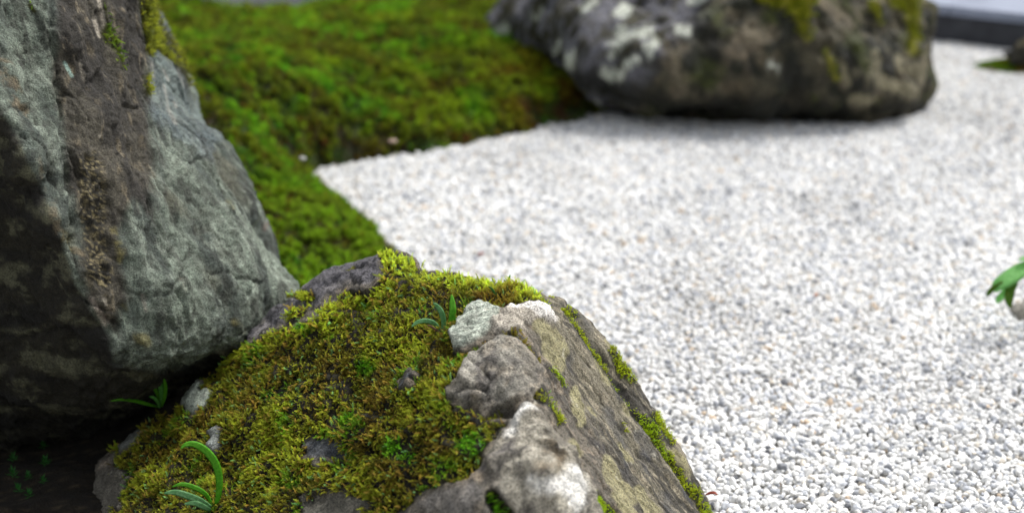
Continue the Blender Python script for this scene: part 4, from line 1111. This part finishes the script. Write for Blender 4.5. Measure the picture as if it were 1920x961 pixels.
stray('stray_stone', 379, 26, bankpt(379, 26) + .012, .0130, M_WHITE, 'pale stone on the top of the moss bank near the paving', 'stone')

def blade(name, curve, wid, mat, parent=None, loc=(0, 0, 0), n=22, keel=.22, thick=.0005, facing=None, prof=None, twist=0.0):
    """strap-shaped leaf: closed thin solid along a smooth curve with a grooved midrib"""
    K = np.asarray(curve, float)
    t = np.linspace(0, 1, len(K)); T = np.linspace(0, 1, n)
    def cr_(tt):
        o = []
        Kp = np.vstack([2 * K[0] - K[1], K, 2 * K[-1] - K[-2]])
        for x in tt:
            u = x * (len(K) - 1); i = min(int(u), len(K) - 2); u -= i
            p0, p1, p2, p3 = Kp[i:i + 4]
            o.append(.5 * ((2 * p1) + (p2 - p0) * u + (2 * p0 - 5 * p1 + 4 * p2 - p3) * u * u + (3 * p1 - p0 - 3 * p2 + p3) * u ** 3))
        return np.array(o)
    C = cr_(T)
    tg = np.gradient(C, axis=0); tg /= np.linalg.norm(tg, axis=1, keepdims=True)
    f = np.tile(np.asarray(facing if facing is not None else (CAM - C.mean(0)), float), (n, 1))
    side = np.cross(tg, f); side /= np.linalg.norm(side, axis=1, keepdims=True)
    nor = np.cross(side, tg)
    a_ = twist * T
    side, nor = side * np.cos(a_)[:, None] + nor * np.sin(a_)[:, None], nor * np.cos(a_)[:, None] - side * np.sin(a_)[:, None]
    w = wid * (prof(T) if prof else np.clip(np.sin(np.pi * np.clip(T * .92 + .08, 0, 1)) ** .55, .12, 1)) * .5
    w[-1] = wid * .03
    V = []
    for i in range(n):
        for s_, h in ((-1, .0), (-.5, keel * .35), (0, -keel * .5), (.5, keel * .35), (1, 0)):
            V.append(C[i] + side[i] * w[i] * s_ + nor[i] * w[i] * h + nor[i] * thick * (.2 if abs(s_) == 1 else 1))
        for s_, h in ((.5, keel * .35), (0, -keel * .5), (-.5, keel * .35)):
            V.append(C[i] + side[i] * w[i] * s_ + nor[i] * w[i] * h - nor[i] * thick)
    V = np.array(V)
    Fq = gridfaces(n, 8, True)
    e = np.array([[0, 1, 6, 7], [1, 2, 5, 6], [2, 3, 4, 5]])
    Fq = np.vstack([Fq, e, e[:, ::-1] + (n - 1) * 8])
    e2 = np.array([[0, 1, 7, 7]])
    return mesh_obj(name, V if parent is None else V - np.asarray(loc), Fq, mat, parent=parent, loc=loc if parent is None else None)

def pz(px, py, near_px, near_py):
    """point on the foreground rock nearest to this pixel, then moved to px, py at the same depth"""
    k = np.argmin((fpx2 - near_px) ** 2 + (fpy2 - near_py) ** 2 + 1e5 * (fn2 < 0))
    return fd2[k]
fpx2, fpy2, fd2 = proj(Vf); fn2 = (Nf * (CAM - Vf)).sum(1)

def leafmat(name, a, b, tr=.35):
    return plain_mat(name, a, b, f=260, rough=.58, transl=tr, spec=.3, stretch=(1, 1, 1))
M_L1 = leafmat('fern_leaf_dark', lin(48, 104, 42), lin(70, 130, 60))
M_L1B = leafmat('fern_leaf_mid', lin(90, 170, 70), lin(124, 196, 96), .5)
M_L2 = leafmat('fern_leaf_bright', lin(82, 158, 30), lin(110, 184, 48), .5)
M_L3 = leafmat('fern_leaf_bluish', lin(88, 144, 88), lin(124, 172, 120), .45)
M_DRY = plain_mat('dry_leaf', lin(92, 64, 52), lin(128, 100, 86), f=120, rough=.8)

def plant(label, bx, by, leaves, wscale=1.0):
    d0 = pz(bx, by, bx, by)
    base = at(bx, by, d0)
    r = empty('strap_fern', base)
    tag(r, label, 'fern')
    for pts, wpx, mat, lab in leaves:
        C = [at(x, y, d0 + dd) for x, y, dd in pts]
        L = blade('leaf', C, wpx * wscale / F * d0, mat, parent=r, loc=base)
        if lab:
            L['label'] = lab
    return r
plant('small three-leaved fern in the moss beside the pale wedge of stone', 830, 624, [
    ([(826, 622, 0), (815, 606, -.004), (798, 601, -.010), (782, 604, -.016), (771, 613, -.02)], 9.5, M_L3, 'arching leaf bent to the left'),
    ([(829, 624, 0), (832, 605, -.004), (828, 586, -.010), (820, 574, -.012), (812, 567, -.016)], 10.5, M_L3, None),
    ([(841, 625, -.002), (846, 604, -.006), (849, 582, -.008), (848, 566, -.006), (847, 552, -.002)], 13, M_L2, 'upright bright green leaf'),
    ([(826, 622, 0), (816, 617, -.006), (808, 611, -.01), (800, 609, -.012)], 4, M_DRY, 'withered pinkish leaf')])
plant('small thin-leaved fern at the mouth of the dark gap under the tall boulder', 298, 763, [
    ([(299, 762, 0), (296, 740, -.02), (286, 722, -.05), (270, 710, -.07), (252, 705, -.09)], 7.5, M_L2, None),
    ([(297, 762, 0), (280, 758, -.03), (258, 752, -.06), (232, 748, -.09), (206, 751, -.10)], 7, M_L2, 'long leaf lying almost level to the left'),
    ([(301, 760, 0), (303, 742, -.02), (301, 724, -.04), (297, 716, -.05), (292, 718, -.055)], 9, M_L1B, None),
    ([(303, 762, 0), (309, 742, -.03), (310, 722, -.05), (306, 706, -.06)], 7, M_L2, None),
    ([(300, 764, 0), (295, 752, -.02), (287, 744, -.03), (279, 743, -.035)], 6, M_L1B, None),
    ([(302, 758, .002), (305, 740, -.01), (305, 722, -.02), (299, 713, -.03)], 7, M_L1B, None)])
plant('largest fern with a tall hooked leaf, low on the mossy slope at the bottom', 404, 950, [
    ([(404, 952, 0), (410, 925, -.008), (411, 895, -.014), (404, 868, -.02), (388, 846, -.026), (368, 833, -.032), (350, 832, -.036), (338, 841, -.04)], 14.5, M_L2, 'tall leaf hooked over to the left'),
    ([(398, 946, 0), (385, 925, -.012), (362, 912, -.02), (340, 907, -.026), (322, 912, -.03)], 9, M_L2, None),
    ([(396, 950, -.004), (376, 938, -.018), (350, 928, -.028), (328, 922, -.034), (306, 924, -.04)], 13, M_L3, 'bluish broad leaf lying low'),
    ([(396, 956, -.006), (380, 948, -.018), (364, 942, -.024), (345, 944, -.03)], 11, M_L3, None)])
plant('tiny two-leaved seedling low in the crest moss', 928, 560, [
    ([(928, 562, 0), (927, 550, -.003), (922, 541, -.006), (915, 536, -.01)], 4.5, M_L1, None), ([(929, 562, 0), (931, 552, 0), (930, 545, 0)], 3, M_L1, None)])
plant('tiny seedling standing up against the white gravel on the crest', 954, 532, [
    ([(952, 534, 0), (954, 524, 0), (957, 514, .002)], 4.5, M_L2, None), ([(951, 534, 0), (948, 528, -.002), (945, 524, -.002)], 3, M_L1, None), ([(928, 532, 0), (925, 526, 0), (922, 520, 0)], 2.5, M_L1, None)])

# scraps of dead leaf
def scrap(px, py, z, ln, wd_, ang, mat, label):
    p = atz(px, py, z)
    d_ = np.array([math.cos(ang), math.sin(ang), .15])
    s_ = np.array([-math.sin(ang), math.cos(ang), .25])
    K = [p - d_ * ln / 2, p - d_ * ln * .1 + np.array([0, 0, ln * .18]), p + d_ * ln * .25 + np.array([0, 0, ln * .2]), p + d_ * ln / 2]
    o = blade('dead_leaf', K, wd_, mat, loc=p, n=10, facing=(0, -.3, 1), thick=.0003)
    tag(o, label, 'leaf')
scrap(902, 477, .018, .016, .011, .3, M_RED, 'dark red scrap of leaf on the gravel above the mossy crest')
scrap(1334, 927, .022, .018, .007, -.35, M_RED, 'thin red leaf scrap wedged between the rock foot and the gravel')
scrap(1531, 553, .016, .011, .008, .5, M_ORANGE, 'faded orange leaf scrap in the middle of the gravel')

# ================================================================== SPRIG AND GREY STONE AT THE RIGHT EDGE
gp = atz(1932, 588, .015)
gs = []
for k in range(50):
    u_ = rs.normal(size=3); u_ /= np.linalg.norm(u_)
    gs.append(gp + u_ * np.array([.040, .032, .026]) * rs.uniform(.85, 1.12))
Vg, Fg = star_body(gp, np.array(gs), 40, 80, .8, .1)
Vg2, Fg2 = cap(Vg, Fg, 40, 80)
gso = mesh_obj('grey_stone', Vg2, Fg2, M_RROCK, loc=(gp[0], gp[1], 0), col=np.tile(lin(150, 146, 138), (len(Vg2), 1)))
tag(gso, 'fist-sized grey stone under the drooping leaf at the right edge', 'stone')
sb = atz(1948, 600, .0)
M_S = leafmat('lobed_leaf', lin(130, 196, 110), lin(168, 216, 150), .62)
M_S2 = leafmat('lobed_leaf_shade', lin(56, 126, 20), lin(104, 120, 40), .5)
M_STEM = plain_mat('stem', lin(70, 84, 30), lin(96, 70, 40), f=80, rough=.6)
sprig = empty('lobed_plant', sb)
tag(sprig, 'broad-leaved green plant with drooping lobes and red-brown tips at the right edge', 'plant')
ds = 2.72
blade('stem', [sb, at(1945, 560, ds + .03), at(1932, 520, ds + .02), at(1916, 498, ds)], .004, M_STEM, parent=sprig, loc=sb, n=10, thick=.0015, prof=lambda T: np.ones_like(T))
lp_ = lambda T: np.clip(np.sin(np.pi * np.clip(T * .86 + .14, 0, 1)) ** .7, .1, 1)
lf = blade('leaf', [at(1935, 492, ds), at(1915, 505, ds - .01), at(1890, 522, ds - .02), at(1870, 536, ds - .02), at(1866, 548, ds - .015)], .036, M_S, parent=sprig, loc=sb, n=18, prof=lp_, facing=(-.2, -.5, 1))
blade('leaf', [at(1900, 528, ds - .01), at(1884, 548, ds - .015), at(1872, 562, ds - .01), at(1870, 568, ds - .005)], .014, M_S, parent=sprig, loc=sb, n=12, prof=lp_, facing=(-.2, -.8, .5))
blade('leaf', [at(1906, 528, ds - .01), at(1894, 545, ds - .02), at(1892, 562, ds - .015), at(1895, 578, ds - .01)], .019, M_S2, parent=sprig, loc=sb, n=12, prof=lp_, facing=(-.2, -1, .2))
blade('leaf', [at(1880, 528, ds - .02), at(1862, 540, ds - .02), at(1853, 550, ds - .015), at(1852, 556, ds - .01)], .010, M_S2, parent=sprig, loc=sb, n=12, prof=lp_, facing=(-.2, -1, .4))
blade('leaf', [at(1940, 486, ds + .01), at(1925, 484, ds), at(1910, 488, ds - .01)], .016, M_S, parent=sprig, loc=sb, n=12, prof=lp_, facing=(-.1, -.4, 1))
blade('leaf', [at(1945, 505, ds), at(1965, 520, ds), at(1985, 545, ds + .02)], .034, M_S, parent=sprig, loc=sb, n=14, prof=lp_, facing=(0, -.4, 1))

# ================================================================== MOSS SPROUTS IN THE DARK GAP
NSp = 26
M_SPR = plain_mat('sprout_green', lin(40, 110, 40), lin(64, 134, 50), f=90, rough=.6, transl=.3)
spots = [(26, 898, 'in the lower left corner, left of the tight group'), (54, 900, 'in the middle of the group on dark soil'), (82, 908, 'nearest the foreground rock'), (36, 926, 'second lowest of the group'),
         (56, 934, 'lowest of the group on dark soil'), (82, 844, 'highest up, alone in the black gap'), (86, 876, 'just below the lone highest one'), (26, 868, 'left of the others and half hidden')]
SV, SF = star_shoot(sr, 16)
SV = np.array(SV)
me0 = None
for k, (x, y, where) in enumerate(spots):
    p = atz(x, y, bankpt(x, y))
    s_ = .020 * rs.uniform(.7, 1.15)
    o = mesh_obj('moss_sprout', SV * s_ + p, np.array(SF), M_SPR, loc=p) if me0 is None else bpy.data.objects.new('moss_sprout', me0)
    if me0 is None:
        me0 = o.data; s0 = s_
    else:
        COL.objects.link(o); o.location = p; o.scale = (s_ / s0,) * 3; o.rotation_euler = (0, 0, rs.uniform(0, 6))
    tag(o, 'star-shaped moss sprout ' + where, 'moss sprout', 'moss sprouts in the dark gap')

# ================================================================== TERRACE AND PAVING AT THE BACK
def box(name, p0, p1, z0, z1, depth, mat, parent=None, bev=.006):
    """block with its front edge from p0 to p1 and going back by depth, chamfered top edge"""
    p0 = np.array(p0, float); p1 = np.array(p1, float)
    e = (p1 - p0); L = np.linalg.norm(e); e /= L
    nb = np.array([-e[1], e[0]])
    if nb[1] < 0:
        nb = -nb
    ring = [(0, z0), (0, z1 - bev), (bev, z1), (depth - bev, z1), (depth, z1 - bev), (depth, z0)]
    V = [(*(p + nb * a), z) for p in (p0, p1) for a, z in ring]
    n = len(ring)
    Fc = [(i, (i + 1) % n, (i + 1) % n + n, i + n) for i in range(n)]
    import bmesh
    bm = bmesh.new()
    vs = [bm.verts.new(v) for v in V]
    for f in Fc:
        bm.faces.new([vs[i] for i in f])
    bm.faces.new(vs[:n]); bm.faces.new(vs[n:])
    bmesh.ops.recalc_face_normals(bm, faces=bm.faces)
    me = bpy.data.meshes.new(name); bm.to_mesh(me); bm.free()
    me.materials.append(mat)
    o = bpy.data.objects.new(name, me); COL.objects.link(o)
    if parent:
        o.parent = parent
    return o
M_RISER = plain_mat('dark_slate', lin(46, 48, 54), lin(64, 66, 72), f=14, rough=.7, bump=.003)
M_TOP = plain_mat('pale_blue_grey_stone', lin(112, 120, 138), lin(130, 138, 156), f=6, rough=.55, bump=.002)
M_LIP = plain_mat('grey_stone_lip', lin(104, 110, 124), lin(124, 130, 144), f=12, rough=.6)
M_PAVE = plain_mat('grey_paving', lin(44, 48, 50), lin(62, 66, 68), f=9, rough=.8, bump=.002)
T0 = np.array([1.76, 6.04]); T1 = np.array([2.06, 5.76]); e = (T1 - T0) / np.linalg.norm(T1 - T0); nb = np.array([-e[1], e[0]]); nb = nb if nb[1] > 0 else -nb
A0 = T0 - e * 2.2; A1 = T1 + e * 3.2
ter = empty('terrace', (T0[0], T0[1], 0)); ter['kind'] = 'structure'
lx0 = np.array([T0[0], T0[1]])
tw = lambda p: p - lx0
box('riser', tw(A0), tw(A1), -.02, .118, .30, M_RISER, ter)
L = np.linalg.norm(A1 - A0); k = 0; s_ = 0.0
while s_ < L - .05:     # top stones, laid end to end with narrow joints
    w_ = min(1.15, L - s_)
    q0 = A0 + e * s_; q1 = A0 + e * (s_ + w_ - .006)
    box('slab', tw(q0 - nb * .012), tw(q1 - nb * .012), .120, .158, 1.4, M_TOP, ter)
    s_ += w_
# paving beyond the bank
P0 = atz(250, 2, .1); 
pav = empty('paving', (-1.5, 6.62, 0)); pav['kind'] = 'structure'
for k in range(5):
    x0 = -4.6 + k * 1.2
    box('slab', (x0 + 1.5, -.0 - .02 * k), (x0 + 1.5 + 1.193, -.02 * (k + 1)), -.02, .055, 1.5, M_PAVE, pav)
